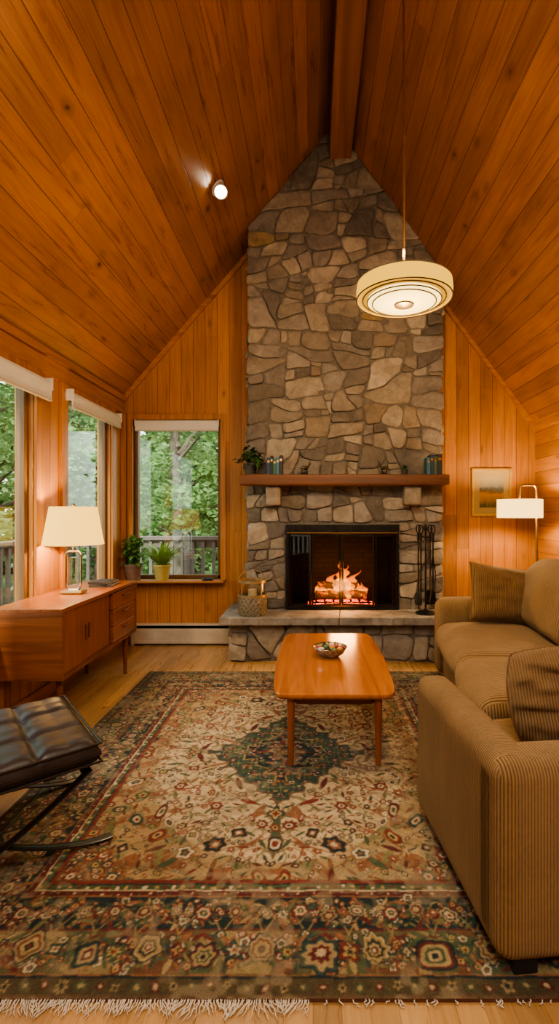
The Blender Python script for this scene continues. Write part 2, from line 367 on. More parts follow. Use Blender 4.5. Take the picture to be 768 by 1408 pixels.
# baseboard heater
h=empty('baseboard_heater',(-1.28,YB,0.),0,'long low cream metal baseboard heater under the back window','heater')
MB().prism_xz([(-.46,.02),(.46,.02),(.46,.05),(-.46,.05)],-.075,-.03).build('bottom_rail',M_heater,h,smooth=False)
MB().box(-.46,.46,-.07,-.062,.045,.165).build('front_panel',M_heater,h,smooth=False,bevel=.003)
MB().box(-.46,.46,-.06,-.001,.19,.205).build('top_hood',M_heater,h,smooth=False,bevel=.004)
MB().box(-.46,.46,-.015,-.001,.0,.19).build('back_plate',M_blackm,h,smooth=False)
for sx in (-1,1): MB().box(sx*.475-.015,sx*.475+.015,-.078,-.001,.0,.21).build('end_cap',M_heater,h,smooth=False,bevel=.004)
# ------------------------------------------------------------ stonework
PAL=[(.32,.268,.205),(.27,.228,.172),(.20,.172,.138),(.38,.325,.25),(.30,.265,.222),(.24,.21,.175),(.42,.36,.275),(.31,.245,.17),(.165,.145,.122),(.37,.27,.14)]
PW=[5,5,3.5,4,4.5,4.5,2.6,1.6,2.4,.3]
def clip(poly,nx,ny,d):
    out=[];n=len(poly)
    for i in range(n):
        p=poly[i];q=poly[(i+1)%n]; a=nx*p[0]+ny*p[1]-d; b_=nx*q[0]+ny*q[1]-d
        if a<=0: out.append(p)
        if (a<0<b_) or (b_<0<a):
            t=a/(a-b_); out.append((p[0]+(q[0]-p[0])*t,p[1]+(q[1]-p[1])*t))
    return out
def area(P): return abs(sum(P[i][0]*P[(i+1)%len(P)][1]-P[(i+1)%len(P)][0]*P[i][1] for i in range(len(P))))/2
def split(P,out,amin,amax,jit,asp,lvl=0):
    A=area(P); w=max(p[0] for p in P)-min(p[0] for p in P); h=max(p[1] for p in P)-min(p[1] for p in P)
    tgt=amin*(amax/amin)**random.random()
    if lvl>1 and A<tgt and w<h*2.6 and h<w*1.4: out.append(P); return
    if A<amin*.75: out.append(P); return
    cx=sum(p[0] for p in P)/len(P); cy=sum(p[1] for p in P)/len(P)
    vert=w>h*asp*random.uniform(.8,1.2)
    t=random.uniform(-.2,.2); j=random.gauss(0,jit)
    if vert: an=j; px,py=cx+t*w,cy
    else: an=PI/2+j*.75; px,py=cx,cy+t*h
    nx_,ny_=cos(an),sin(an); d=nx_*px+ny_*py
    a=clip(P,nx_,ny_,d); b_=clip(P,-nx_,-ny_,-d)
    if len(a)<3 or len(b_)<3: out.append(P); return
    split(a,out,amin,amax,jit,asp,lvl+1); split(b_,out,amin,amax,jit,asp,lvl+1)
def inset(P,g):
    s=sum(P[i][0]*P[(i+1)%len(P)][1]-P[(i+1)%len(P)][0]*P[i][1] for i in range(len(P)))
    if s<0: P=P[::-1]
    out=P
    for i in range(len(P)):
        p,q=P[i],P[(i+1)%len(P)]; dx,dy=q[0]-p[0],q[1]-p[1]; L_=math.hypot(dx,dy)
        if L_<1e-5: continue
        nx_,ny_=dy/L_,-dx/L_; out=clip(out,nx_,ny_,nx_*p[0]+ny_*p[1]-g)
        if len(out)<3: return []
    return out
def stones(mb,region,mp,amin=.013,amax=.115,jit=.24,asp=1.35,gap=.0045,depth=.036,edge=.0,pal=None,warp=.72):
    us=[p[0] for p in region]; u0,u1=min(us),max(us); cells=[]; split(region,cells,amin,amax,jit,asp); so=random.random()*30
    def W(p):
        k=min(1,max(.0,min(p[0]-u0,u1-p[0])/.10)); x,y=p
        return (x+(noise.noise(Vector((x*4+so,y*4,0)))*.070*k+noise.noise(Vector((x*13+so,y*13,4)))*.014*(.4+.6*k))*warp,
                y+(noise.noise(Vector((x*4+so,y*4,7)))*.060+noise.noise(Vector((x*13+so,y*13,11)))*.012)*warp)
    for poly in cells:
        poly=inset(poly,gap)
        if len(poly)<3 or area(poly)<.0012: continue
        pp=[]
        for p in poly:
            if not pp or math.hypot(p[0]-pp[-1][0],p[1]-pp[-1][1])>.012: pp.append(p)
        if len(pp)<3: continue
        q=[]
        for a in range(len(pp)):
            p0,p1,p2=pp[a-1],pp[a],pp[(a+1)%len(pp)]
            c1=random.uniform(.03,.24); c2=random.uniform(.03,.24)
            q.append((p1[0]+(p0[0]-p1[0])*c1,p1[1]+(p0[1]-p1[1])*c1)); q.append((p1[0]+(p2[0]-p1[0])*c2,p1[1]+(p2[1]-p1[1])*c2))
        pp=q;q=[]
        for a in range(len(pp)):
            p0=pp[a];p1=pp[(a+1)%len(pp)]; L_=math.hypot(p1[0]-p0[0],p1[1]-p0[1]); k=max(1,int(L_/.04))
            for c_ in range(k): q.append((p0[0]+(p1[0]-p0[0])*c_/k,p0[1]+(p1[1]-p0[1])*c_/k))
        sd=random.random()*50
        pp=[W((p[0]+noise.noise(Vector((p[0]*20+sd,p[1]*20,1)))*.005,p[1]+noise.noise(Vector((p[0]*20+sd,p[1]*20,5)))*.005)) for p in q]
        for ra in (.18,):
            q=[]
            for a in range(len(pp)):
                p0=pp[a];p1=pp[(a+1)%len(pp)]
                q.append((p0[0]*(1-ra)+p1[0]*ra,p0[1]*(1-ra)+p1[1]*ra)); q.append((p0[0]*ra+p1[0]*(1-ra),p0[1]*ra+p1[1]*(1-ra)))
            pp=q
        cx=sum(p[0] for p in pp)/len(pp); cy=sum(p[1] for p in pp)/len(pp)
        dj=random.uniform(-.010,.018); tu,tv=random.uniform(-.10,.10),random.uniform(-.10,.10)
        eo=random.uniform(-edge,edge) if edge else 0
        c=random.choices(pal or PAL,PW if not pal else None)[0]; k=random.uniform(.78,1.18); c=(c[0]*k,c[1]*k,c[2]*k,1)
        out=[]
        for x,y in pp:
            if edge:
                if x<u0+.03: x-=abs(eo)
                if x>u1-.03: x+=abs(eo)
            out.append((x,y))
        n=len(out); V=[]
        for sc,dp in ((1,0),(.998,.55),(.985,.86),(.95,.97),(.70,1.0),(.38,1.0)):
            for p in out:
                x=cx+(p[0]-cx)*sc; y=cy+(p[1]-cy)*sc
                hgt=dp*(depth+dj)
                if dp>.4: hgt+=((x-cx)*tu+(y-cy)*tv+noise.noise(Vector((x*12+sd,y*12,1.)))*.014)*min(1,dp)
                V.append(mp(x,y,max(hgt,0)))
        V.append(mp(cx,cy,1.0*(depth+dj)+noise.noise(Vector((cx*12+sd,cy*12,1.)))*.014))
        F=[]
        for r_ in range(5):
            for a in range(n): b2=(a+1)%n; F.append((r_*n+a,r_*n+b2,(r_+1)*n+b2,(r_+1)*n+a))
        for a in range(n): F.append((5*n+a,5*n+(a+1)%n,6*n))
        mb.add(V,F,c)
CX0,CX1,CY=-.598,1.183,4.52
FX0,FX1,FZ0,FZ1=-.246,.778,.41,1.185
fp=empty('fireplace',(.29,4.55,0),0,'tall rough fieldstone fireplace and chimney with raised hearth and glass doors','fireplace'); FL=(-.29,-4.55,0)
mo=MB(); ym=CY+.016
mo.prism_xz([(CX0+.01,0),(FX0,0),(FX0,FZ1),(CX0+.01,FZ1)],ym,YB)
mo.prism_xz([(FX1,0),(CX1-.01,0),(CX1-.01,FZ1),(FX1,FZ1)],ym,YB)
mo.prism_xz([(CX0+.01,FZ1),(CX1-.01,FZ1),(CX1-.01,zc(CX1-.01)),(XG,ZG),(CX0+.01,zc(CX0+.01))],ym,YB)
mo.build('mortar',M_mortar,fp,FL,smooth=False)
st=MB(); mpf=lambda u,v,h:(u,CY+.035-h,v)
random.seed(31)
stones(st,[(CX0,1.60),(CX1,1.60),(CX1,zc(CX1)),(XG,ZG),(CX0,zc(CX0))],mpf,edge=.020)
stones(st,[(CX0,FZ1+.02),(CX1,FZ1+.02),(CX1,1.58),(CX0,1.58)],mpf,.016,.07,edge=.015,warp=.5)
stones(st,[(CX0,.41),(FX0-.01,.41),(FX0-.01,FZ1+.02),(CX0,FZ1+.02)],mpf,.010,.04,edge=.012,warp=.4)
stones(st,[(FX1+.01,.41),(CX1,.41),(CX1,FZ1+.02),(FX1+.01,FZ1+.02)],mpf,.010,.04,edge=.012,warp=.4)
stones(st,[(CY+.03,.41),(YB,.41),(YB,zc(CX0)),(CY+.03,zc(CX0))],lambda u,v,h:(CX0+.03-h,u,v),.012,.05,warp=.5)
stones(st,[(CY+.03,.41),(YB,.41),(YB,zc(CX1)),(CY+.03,zc(CX1))],lambda u,v,h:(CX1-.03+h,u,v),.012,.05,warp=.5)
st.build('chimney_stonework',M_stone,fp,FL,ang=60,fix=False)
HX0,HX1,HY=-.73,1.27,4.29
MB().box(HX0+.02,HX1-.02,HY+.02,YB,0,.34).build('hearth_mortar',M_mortar,fp,FL,smooth=False)
hp=[(.30,.25,.19),(.25,.21,.16),(.19,.165,.135),(.34,.29,.225),(.27,.235,.195)]
st=MB(); stones(st,[(HX0,0.01),(HX1,0.01),(HX1,.34),(HX0,.34)],lambda u,v,h:(u,HY+.03-h,v),.04,.12,edge=.01,pal=hp,warp=.35)
stones(st,[(HY,0.01),(YB,0.01),(YB,.34),(HY,.34)],lambda u,v,h:(HX0+.03-h,u,v),.03,.08,pal=hp,warp=.35)
stones(st,[(HY,0.01),(YB,0.01),(YB,.34),(HY,.34)],lambda u,v,h:(HX1-.03+h,u,v),.03,.08,pal=hp,warp=.35)
st.build('hearth_stonework',M_stone,fp,FL,ang=60,fix=False)
xs=[-.79,.22,1.33]
for i in range(2):
    x0,x1=xs[i]+(.002 if i else 0),xs[i+1]-.002
    n=40; fr_=[(x0+(x1-x0)*k/n,4.165+noise.noise(Vector((k*.35,i*3.3,0)))*.020+noise.noise(Vector((k*1.1,i*5.3,2)))*.007) for k in range(n+1)]
    yb=CY+.02
    MB().prism_xy(fr_+[(x1+(.03 if i==0 else 0),yb),(x0+(.03 if i else 0),yb)],.342,.41).build('hearth_slab',M_slab,fp,FL,bevel=.009,smooth=False)
for x0,x1 in ((-.79,CX0-.02),(CX1+.02,1.33)):
    MB().box(x0,x1,CY+.02,YB,.342,.408).build('hearth_slab',M_slab,fp,FL,bevel=.008,smooth=False)
def rough_block(x0,x1,y0,y1,z0,z1,name,mat,col):
    m=rbox(x0,x1,y0,y1,z0,z1,.02,8,0,0,.012,x0*7); m.c=[(*col,1)]*len(m.v); return m.build(name,mat,fp,FL,ang=60)
rough_block(-.42,-.285,4.36,4.54,1.36,1.533,'corbel_stone',M_stone,(.34,.28,.21))
rough_block(.81,.965,4.36,4.54,1.36,1.533,'corbel_stone',M_stone,(.30,.255,.195))
mn=rbox(-.635,1.185,4.29,4.50,1.534,1.629,.012,16,0,0,.006,3.); mn.build('mantel_shelf',M_mantel,fp,FL,ang=50)
# firebox
fb=MB()
fb.box(FX0,FX1,4.865,4.878,FZ0,FZ1); fb.box(FX0,FX0+.012,CY+.03,4.87,FZ0,FZ1); fb.box(FX1-.012,FX1,CY+.03,4.87,FZ0,FZ1)
fb.box(FX0,FX1,CY+.03,4.87,FZ1-.012,FZ1); fb.box(FX0,FX1,CY+.0,4.87,FZ0-.06,FZ0+.004)
g=G('soot_brick'); br=g.n('TexBrick',{'Vector':g.vec(g.sep(g.obj())[0],g.sep(g.obj())[2],0.),'Color1':(.045,.03,.022,1),'Color2':(.03,.02,.016,1),'Mortar':(.012,.010,.009,1),'Scale':5.,'Mortar Size':.02})
g.base(br.outputs[0],.9); fb.build('firebox',g.mat,fp,FL,smooth=False)
yd=CY-.005
fr_=MB(); s=.028
fr_.box(FX0,FX1,yd-.03,yd+.04,FZ1-.085,FZ1); fr_.box(FX0,FX1,yd-.03,yd+.04,FZ0+.001,FZ0+.035)
fr_.box(FX0,FX0+s,yd-.03,yd+.04,FZ0+.035,FZ1-.085); fr_.box(FX1-s,FX1,yd-.03,yd+.04,FZ0+.035,FZ1-.085)
dfm=fr_.build('door_frame',M_black,fp,FL,smooth=False,bevel=.004)
MB().box(FX0+.01,FX1-.01,yd-.034,yd-.029,FZ1-.078,FZ1-.07).build('brass_strip',M_brass,dfm,smooth=False)
za,zb=FZ0+.04,FZ1-.09
edges=[FX0+s+.004,-.012,.262,.556,FX1-s-.004]
for i in range(4):
    xa,xb=edges[i],edges[i+1]
    ya,yb_={0:(yd,yd-.07),1:(yd-.07,yd),2:(yd,yd-.07),3:(yd-.07,yd)}[i]
    wd=math.hypot(xb-xa,yb_-ya)-.006; an=math.atan2(yb_-ya,xb-xa)
    p=Vector((xa-.29,ya-4.55,0)); q=.016
    f=MB(); f.box(0,q,-.007,.007,za,zb); f.box(wd-q,wd,-.007,.007,za,zb); f.box(q,wd-q,-.007,.007,za,za+q); f.box(q,wd-q,-.007,.007,zb-q,zb)
    d=f.build('glass_door',M_doorf,fp,(p.x,p.y,0),(0,0,an),smooth=False)
    MB().add([(q,0,za+q),(wd-q,0,za+q),(wd-q,0,zb-q),(q,0,zb-q)],[(0,1,2,3)]).build('door_pane',M_fglass if i in (1,2) else M_fglass2,d,smooth=False)
    if i in (1,2):
        hx=wd-.02 if i==1 else .02
        MB().tube([(hx,-.007,.78),(hx,-.03,.79),(hx,-.03,.85),(hx,-.007,.86)],.005,8).build('door_handle',M_brass,d)
# grate
gr=empty('fire_grate',(.27,4.68,FZ0+.005),0,'black iron grate holding the burning logs inside the fireplace','grate')
for k in range(7):
    x=-.24+k*.08; MB().tube([(x,-.13,.08),(x,-.12,.055),(x,.11,.055),(x,.13,.08)],.008,6).build('grate_bar',M_black,gr)
for y in (-.09,.08): MB().tube([(-.27,y,.045),(.27,y,.045)],.007,6).build('cross_bar',M_black,gr)
for sx in (-.25,.25):
    for y in (-.09,.08): MB().tube([(sx,y,0),(sx,y,.045)],.008,6).build('leg',M_black,gr)
def log_mat():
    g=G('burning_log'); n=g.noise(g.obj(),14,6,.7,.4)
    g.base(g.mix(n,(.02,.014,.01),(.16,.10,.06)),.95); g.bump(n,.8,.02)
    e=g.mr(n,.55,.7); g.set(g.b.inputs['Emission Color'],(1,.13,.015)); g.set(g.b.inputs['Emission Strength'],g.m('MULTIPLY',e,1.6)); return g.mat
M_log=log_mat()
def logobj(loc,ln,r,rz,ry,label):
    pts=[];rs=[]
    for k in range(9):
        t=k/8-.5; pts.append((t*ln,noise.noise(Vector((t*3,ln*9,0)))*.012,noise.noise(Vector((t*3,ln*9,5)))*.012)); rs.append(r*(1+.12*noise.noise(Vector((t*6,r*99,2)))))
    o=MB().tube(pts,rs,12).build('firewood_log',M_log,None,loc,(0,ry,rz)); return tag(o,label,'log','burning logs on the grate')
Z0=FZ0+.005+.063
logobj((.26,4.63,Z0+.048),.48,.042,.04,0,'charred front log lying lowest across the iron grate')
logobj((.27,4.75,Z0+.050),.46,.045,-.05,0,'charred rear log lying on the grate behind the flames')
logobj((.24,4.69,Z0+.128),.38,.036,.2,.0,'charred log resting crosswise on top of the other two logs')
def flame_mat():
    g=G('flame'); z=g.sep(g.n('TexCoord').outputs['Generated'])[2]; lw=g.n('LayerWeight',{0:.4}).outputs['Facing']
    c=g.ramp(z,[(0,(1,.20,.012)),(.2,(1,.40,.045)),(.5,(1,.22,.012)),(1,(.9,.07,.004))])
    e=g.n('Emission',{0:c,1:g.mr(z,0.,1.,2.6,1.4)}); t=g.n('BsdfTransparent')
    f=g.m('MULTIPLY',g.mr(lw,.0,.85,.75,0.),g.m('MULTIPLY',g.mr(z,.3,1.,1.,.25),g.mr(z,0.,.12,.2,1.)),clamp=True)
    mx=g.n('MixShader',{0:f,1:t.outputs[0],2:e.outputs[0]}); g.nt.links.new(mx.outputs[0],g.out.inputs[0]); return g.mat
M_flame=flame_mat()
fire=empty('fire',(.27,4.69,FZ0+.01),0,'orange flames and glowing embers burning around the logs in the fireplace','fire')
rf=random.Random(9)
fl_=[(-.17,-.05,.10,.14,.040),(-.10,.01,.13,.20,.050),(-.04,-.04,.12,.15,.042),(.02,.02,.14,.25,.050),(.07,-.03,.12,.17,.044),(.12,.03,.13,.21,.045),(.18,-.04,.10,.13,.036),(-.22,.03,.10,.12,.034),(-.06,-.08,.08,.11,.034),(.06,-.085,.07,.12,.036),(-.01,.05,.15,.28,.040),(.22,.02,.10,.10,.03),(.14,-.07,.08,.10,.032),(-.14,-.08,.08,.09,.03)]
for (x,y,z,hh,r) in fl_:
    m=MB(); sd=x*37+y*11; V=[];n=12;R=18
    for i in range(R):
        t=i/(R-1); rr=r*(abs(math.sin(PI*(t*1.0+.16)))**.8 if t<.5 else abs(math.sin(PI*(.66)))**.8*((1-t)/.5)**1.5)
        rr=max(rr,.0008); ox=noise.noise(Vector((sd,t*2.8,0)))*.13*t*hh/.2; oy=noise.noise(Vector((sd,t*2.8,5)))*.06*t
        for k in range(n):
            a=2*PI*k/n; q=1+.5*noise.noise(Vector((cos(a)*1.6+sd,sin(a)*1.6,t*4)))
            V.append((ox+rr*q*cos(a),oy+rr*q*.6*sin(a),t*hh))
    F=[(i*n+k,i*n+(k+1)%n,(i+1)*n+(k+1)%n,(i+1)*n+k) for i in range(R-1) for k in range(n)]
    m.add(V,F).build('flame',M_flame,fire,(x,y,z),ang=0)
def ember():
    g=G('glowing_embers'); v=g.n('TexVoronoi',{'Vector':g.obj(),'Scale':45.}); n=g.noise(g.obj(),20,3)
    e=g.m('MULTIPLY',g.mr(v.outputs['Distance'],.1,.5),g.mr(n,.36,.56)); g.base((.03,.02,.015),1.)
    g.set(g.b.inputs['Emission Color'],(1,.08,.012)); g.set(g.b.inputs['Emission Strength'],g.m('MULTIPLY',e,5.)); g.bump(v.outputs['Distance'],1,.01); return g.mat
m=MB(); n=40
V=[(-.32+.64*i/n,-.15+.28*j/16,max(0,.042*(1-abs(i/n*2-1)**3)*(1-abs(j/8-1)**4)+.014*random.random())) for j in range(17) for i in range(n+1)]
m.add(V,[(j*(n+1)+i,j*(n+1)+i+1,(j+1)*(n+1)+i+1,(j+1)*(n+1)+i) for j in range(16) for i in range(n)])
eb=m.build('ember_bed',ember(),fire,(0,0,0)); eb['kind']='stuff'
# fireplace tools
ts=empty('tool_stand',(.985,4.33,.411),0,'black iron stand for the fireplace tools at the right of the hearth','tool stand')
MB().lathe([(.0,0),(.085,0),(.09,.008),(.075,.018),(.03,.028),(.012,.04)],28).build('base',M_black,ts)
MB().tube([(0,0,.03),(0,0,.72)],.008,10).build('pole',M_black,ts)
MB().lathe([(.004,.715),(.016,.73),(.02,.75),(.013,.77),(.004,.785)],16).build('finial',M_black,ts)
for a in range(4):
    an=PI/4+a*PI/2; c_,s_=cos(an),sin(an)
    MB().tube([(0,0,.66),(.035*c_,.035*s_,.675),(.06*c_,.06*s_,.665),(.078*c_,.078*s_,.68)],.005,6).build('hook',M_black,ts)
def tool(kind,an,label):
    c_,s_=cos(an),sin(an); o=empty('fireplace_'+kind,(.985+.074*c_,4.33+.074*s_,.411+.07),0,label,kind,'iron tools hanging on the fireplace stand')
    MB().tube([(0,0,.10),(0,0,.58)],.0065,8).build('shaft',M_black,o)
    ring=[(.018*cos(t),0,.67+.035*sin(t)) for t in [PI*2*k/14-PI/2 for k in range(15)]]
    MB().tube([(0,0,.57),(0,0,.635)],.011,8).build('handle',M_black,o); MB().tube(ring,.005,6).build('handle_loop',M_black,o)
    if kind=='shovel': MB().prism_xz([(-.045,0),(.045,0),(.05,.09),(.02,.13),(-.02,.13),(-.05,.09)],-.004,.004).build('blade',M_black,o,smooth=False)
    if kind=='brush': MB().lathe([(.03,0),(.034,.03),(.022,.09),(.012,.11)],14).build('bristles',M_blackm,o)
    if kind=='poker': MB().tube([(0,0,.1),(0,0,.03),(0,0,0)],[.005,.006,.001],6).tube([(0,0,.05),(.025,0,.045),(.03,0,.065)],.004,6).build('tip',M_black,o)
    if kind=='tongs':
        for sx in (-1,1): MB().tube([(0,0,.45),(sx*.02,0,.3),(sx*.015,0,.1),(sx*.03,0,.04),(sx*.004,0,0)],.005,6).build('jaw',M_black,o)
tool('shovel',PI/4,'black iron ash shovel hanging at the right rear of the tool stand')
tool('brush',PI*3/4,'black hearth brush hanging at the left rear of the tool stand')
tool('poker',PI*5/4,'black iron poker hanging at the left front of the tool stand')
tool('tongs',PI*7/4,'black iron log tongs hanging at the right front of the tool stand')
# lantern on hearth
bk=empty('lantern',(-.525,4.30,.411),0,'round glass lantern with woven lower half and tan metal top on left hearth end','lantern')
M_wick=simple('woven_grey_mesh',(.20,.19,.15),.7,0,.7,60,.9); M_wire=simple('tan_metal',(.38,.28,.15),.4,.5,.2)
MB().lathe([(.0,0),(.115,0),(.122,.01),(.122,.165),(.114,.165),(.114,.015),(.0,.012)],36,cap=False).build('woven_body',M_wick,bk)
b_=MB()
for sg in (1,-1):
    for k in range(18):
        b_.tube([(.124*cos(2*PI*k/18+sg*t*.9),.124*sin(2*PI*k/18+sg*t*.9),.01+.15*t) for t in [i/5 for i in range(6)]],.0022,4)
b_.build('mesh_wire',M_wire,bk)
MB().lathe([(.112,.165),(.112,.285)],36,cap=False).build('glass_cylinder',glass_mat('lantern_glass',(.9,.88,.8),1.6),bk)
for zz,rr in ((.168,.122),(.29,.115)):
    MB().lathe([(rr,zz-.012),(rr+.005,zz-.012),(rr+.005,zz+.012),(rr,zz+.012),(rr,zz-.012)],36,cap=False).build('metal_band',M_wire,bk)
for k in range(4):
    a=PI/4+k*PI/2; MB().tube([(.118*cos(a),.118*sin(a),.17),(.118*cos(a),.118*sin(a),.285)],.005,6).build('cage_bar',M_wire,bk)
MB().tube([(.118*cos(t),0,.295+.085*sin(t)) for t in [PI*k/16 for k in range(17)]],.0045,6).build('handle',M_wire,bk)
cn=MB().lathe([(.0,0),(.036,0),(.036,.2),(.03,.205),(.0,.2)],24,cap=False).tube([(0,0,.2),(0,0,.215)],.0015,5).build('candle',simple('cream_wax',(.6,.5,.34),.5,0,.05),None,(-.525,4.30,.411+.014)); tag(cn,'cream pillar candle standing inside the hearth lantern','candle')
# ------------------------------------------------------------ plants
def leafblade(mb,base,az,ln,w,lift,droop,n=6,fold=.15):
    V=[];d=Vector((cos(az),sin(az),0)); sd=Vector((-sin(az),cos(az),0)); p=Vector(base)
    ang=lift
    for i in range(n+1):
        t=i/n; ww=w*math.sin(PI*min(.98,t*.9+.08))**.8
        V+= [p-sd*ww+Vector((0,0,fold*ww)),p.copy(),p+sd*ww+Vector((0,0,fold*ww))]
        p=p+(d*cos(ang)+Vector((0,0,1))*sin(ang))*(ln/n); ang-=droop/n
    F=[]
    for i in range(n):
        a=i*3; F+=[(a,a+1,a+4,a+3),(a+1,a+2,a+5,a+4)]
    mb.add(V,F)
def pot(o,r0,r1,h,mat):
    MB().lathe([(0,0),(r0,0),(r1*.97,h*.86),(r1*1.06,h*.87),(r1*1.06,h),(r1*.95,h),(r1*.9,h*.85),(0,h*.84)],32,cap=False).build('pot',mat,o)
    MB().lathe([(0.001,h*.86),(r1*.92,h*.86)],24,cap=False).build('soil',M_soil,o)
p1=empty('potted_plant',(-1.735,4.782,.64),0,'leafy green plant in a brown clay pot at the window corner','plant'); pot(p1,.06,.085,.16,M_clay)
m=MB(); random.seed(3)
for k in range(140):
    a=random.uniform(0,2*PI); r=random.uniform(0,.075); hb=random.uniform(.15,.40)
    m_=(r*cos(a),r*sin(a)*.7,hb); leafblade(m,m_,a,random.uniform(.05,.09),random.uniform(.018,.03),random.uniform(-.1,1.2),1.4)
for k in range(12):
    a=2*PI*k/12; m.tube([(.02*cos(a),.02*sin(a),.13),(.06*cos(a),.05*sin(a),.34)],.0025,4)
m.v=[(max(x,-.13),min(y,.09) if x<-.02 else y,z) for x,y,z in m.v]
m.build('foliage',M_leafI,p1,ang=0,fix=False)
p2=empty('potted_plant',(-1.46,4.785,.64),0,'spiky yellow green plant in a tan yellow pot on the window sill','plant'); pot(p2,.058,.085,.155,M_ypot)
m=MB()
for k in range(74):
    a=random.uniform(0,2*PI); leafblade(m,(.02*cos(a),.02*sin(a),.13),a,random.uniform(.18,.31),.018,random.uniform(.85,1.5),random.uniform(.4,1.1),8)
m.v=[(x,min(y,.14),z) for x,y,z in m.v]
m.build('foliage',M_leafJ,p2,ang=0,fix=False)
p3=empty('potted_plant',(-.555,4.40,1.629),0,'trailing dark green plant in a dark pot on left mantel end','plant'); pot(p3,.045,.06,.10,M_dpot)
m=MB()
for k in range(90):
    a=random.uniform(0,2*PI); r=random.uniform(.0,.12); z=.19-r*.9+random.uniform(-.02,.07)
    leafblade(m,(r*cos(a),r*sin(a)*.6-.01,z),a,random.uniform(.045,.07),.02,random.uniform(-.4,.7),1.2)
for k in range(10):
    a=2*PI*k/10; m.tube([(0,0,.09),(.04*cos(a),.03*sin(a),.15),(.1*cos(a),.06*sin(a),.11)],.0018,4)
m.v=[(x,min(y,.085),z) for x,y,z in m.v]
m.build('foliage',M_leafK,p3,ang=0,fix=False)
o=MB().lathe([(0,0),(.05,0),(.06,.018),(.055,.018),(.045,.006),(0,.006)],24,cap=False).build('dish',simple('dark_ceramic',(.04,.05,.06),.3),None,(-1.02,4.79,.64)); tag(o,'small shallow dark dish on the right end of the window sill','dish')
# books
def book(loc,w,d,h,col,label,group,rz=0,flat=False):
    o=empty('book',loc,rz,label,'book',group); mt=simple('book_cover',col,.55,0,.12,40)
    t=.003
    c=MB()
    if not flat:
        c.box(-w/2,-w/2+t,-d/2,d/2,0,h); c.box(w/2-t,w/2,-d/2,d/2,0,h); c.box(-w/2+t,w/2-t,-d/2,-d/2+t,0,h)
        MB().box(-w/2+t,w/2-t,-d/2+t,d/2-.004,.003,h-.004).build('pages',M_page,o,smooth=False)
        tl=MB().box(-w/2*.7,w/2*.7,-d/2-.0006,-d/2,h*.7,h*.82)
        tl.build('spine_band',M_brass,o,smooth=False)
    else:
        c.box(-w/2,w/2,-d/2,d/2,0,t); c.box(-w/2,w/2,-d/2,d/2,h-t,h); c.box(-w/2,w/2,-d/2,-d/2+t,t,h-t)
        MB().box(-w/2+.004,w/2-.004,-d/2+t,d/2-.004,t,h-t).build('pages',M_page,o,smooth=False)
    c.build('cover',mt,o,smooth=False)
x=-.405
for w,h,c,l in ((.028,.15,(.03,.06,.11),'navy'),(.022,.165,(.02,.03,.03),'black'),(.026,.14,(.05,.13,.07),'dark green'),(.024,.155,(.05,.18,.26),'teal blue'),(.03,.17,(.04,.03,.03),'tall dark brown')):
    book((x+w/2,4.40,1.629),w,.11,h,c,l+' upright book in the row beside the mantel plant','books on the left of the mantel'); x+=w+.002
x=1.0
for w,h,c,l in ((.028,.15,(.05,.15,.18),'teal'),(.03,.175,(.02,.04,.08),'blue black'),(.025,.16,(.06,.11,.05),'olive'),(.045,.18,(.03,.025,.025),'thick black')):
    book((x+w/2,4.40,1.629),w,.12,h,c,l+' upright book at the right end of the mantel','books on the right of the mantel'); x+=w+.002
def figurine(loc,label,k):
    o=empty('figurine',loc,k,label,'figurine')
    MB().lathe([(0,0),(.03,0),(.03,.012),(.01,.02)],16,cap=False).build('base',M_blackm,o)
    b_=MB(); b_.tube([(-.03,0,.06),(-.01,0,.065),(.02,0,.06),(.035,0,.07)],[.012,.018,.016,.008],10)
    for sx,sy in ((-.022,.008),(-.022,-.008),(.022,.008),(.022,-.008)): b_.tube([(sx,sy,.06),(sx*1.1,sy,.014)],[.006,.004],6)
    b_.tube([(.03,0,.068),(.045,0,.095),(.058,0,.10)],[.009,.008,.004],8)
    for sy in(-1,1): b_.tube([(.045,sy*.004,.098),(.05,sy*.02,.12),(.04,sy*.03,.135)],[.003,.002,.001],5)
    b_.build('animal_body',simple('dark_bronze',(.10,.075,.04),.4,.7),o)
figurine((-.075,4.38,1.629),'small dark bronze deer figurine left of mantel centre',.3)
figurine((.63,4.38,1.629),'small dark bronze deer figurine right of mantel centre',2.6)
o=empty('potted_plant',(.81,4.38,1.629),0,'tiny leafy plant in a dark cup on the right of mantel','plant'); pot(o,.022,.03,.045,M_dpot)
m=MB()
for k in range(26):
    a=random.uniform(0,2*PI); leafblade(m,(0,0,.04+random.uniform(0,.03)),a,random.uniform(.03,.05),.008,random.uniform(.2,1.4),1.)
m.build('foliage',M_leafK,o,ang=0,fix=False)
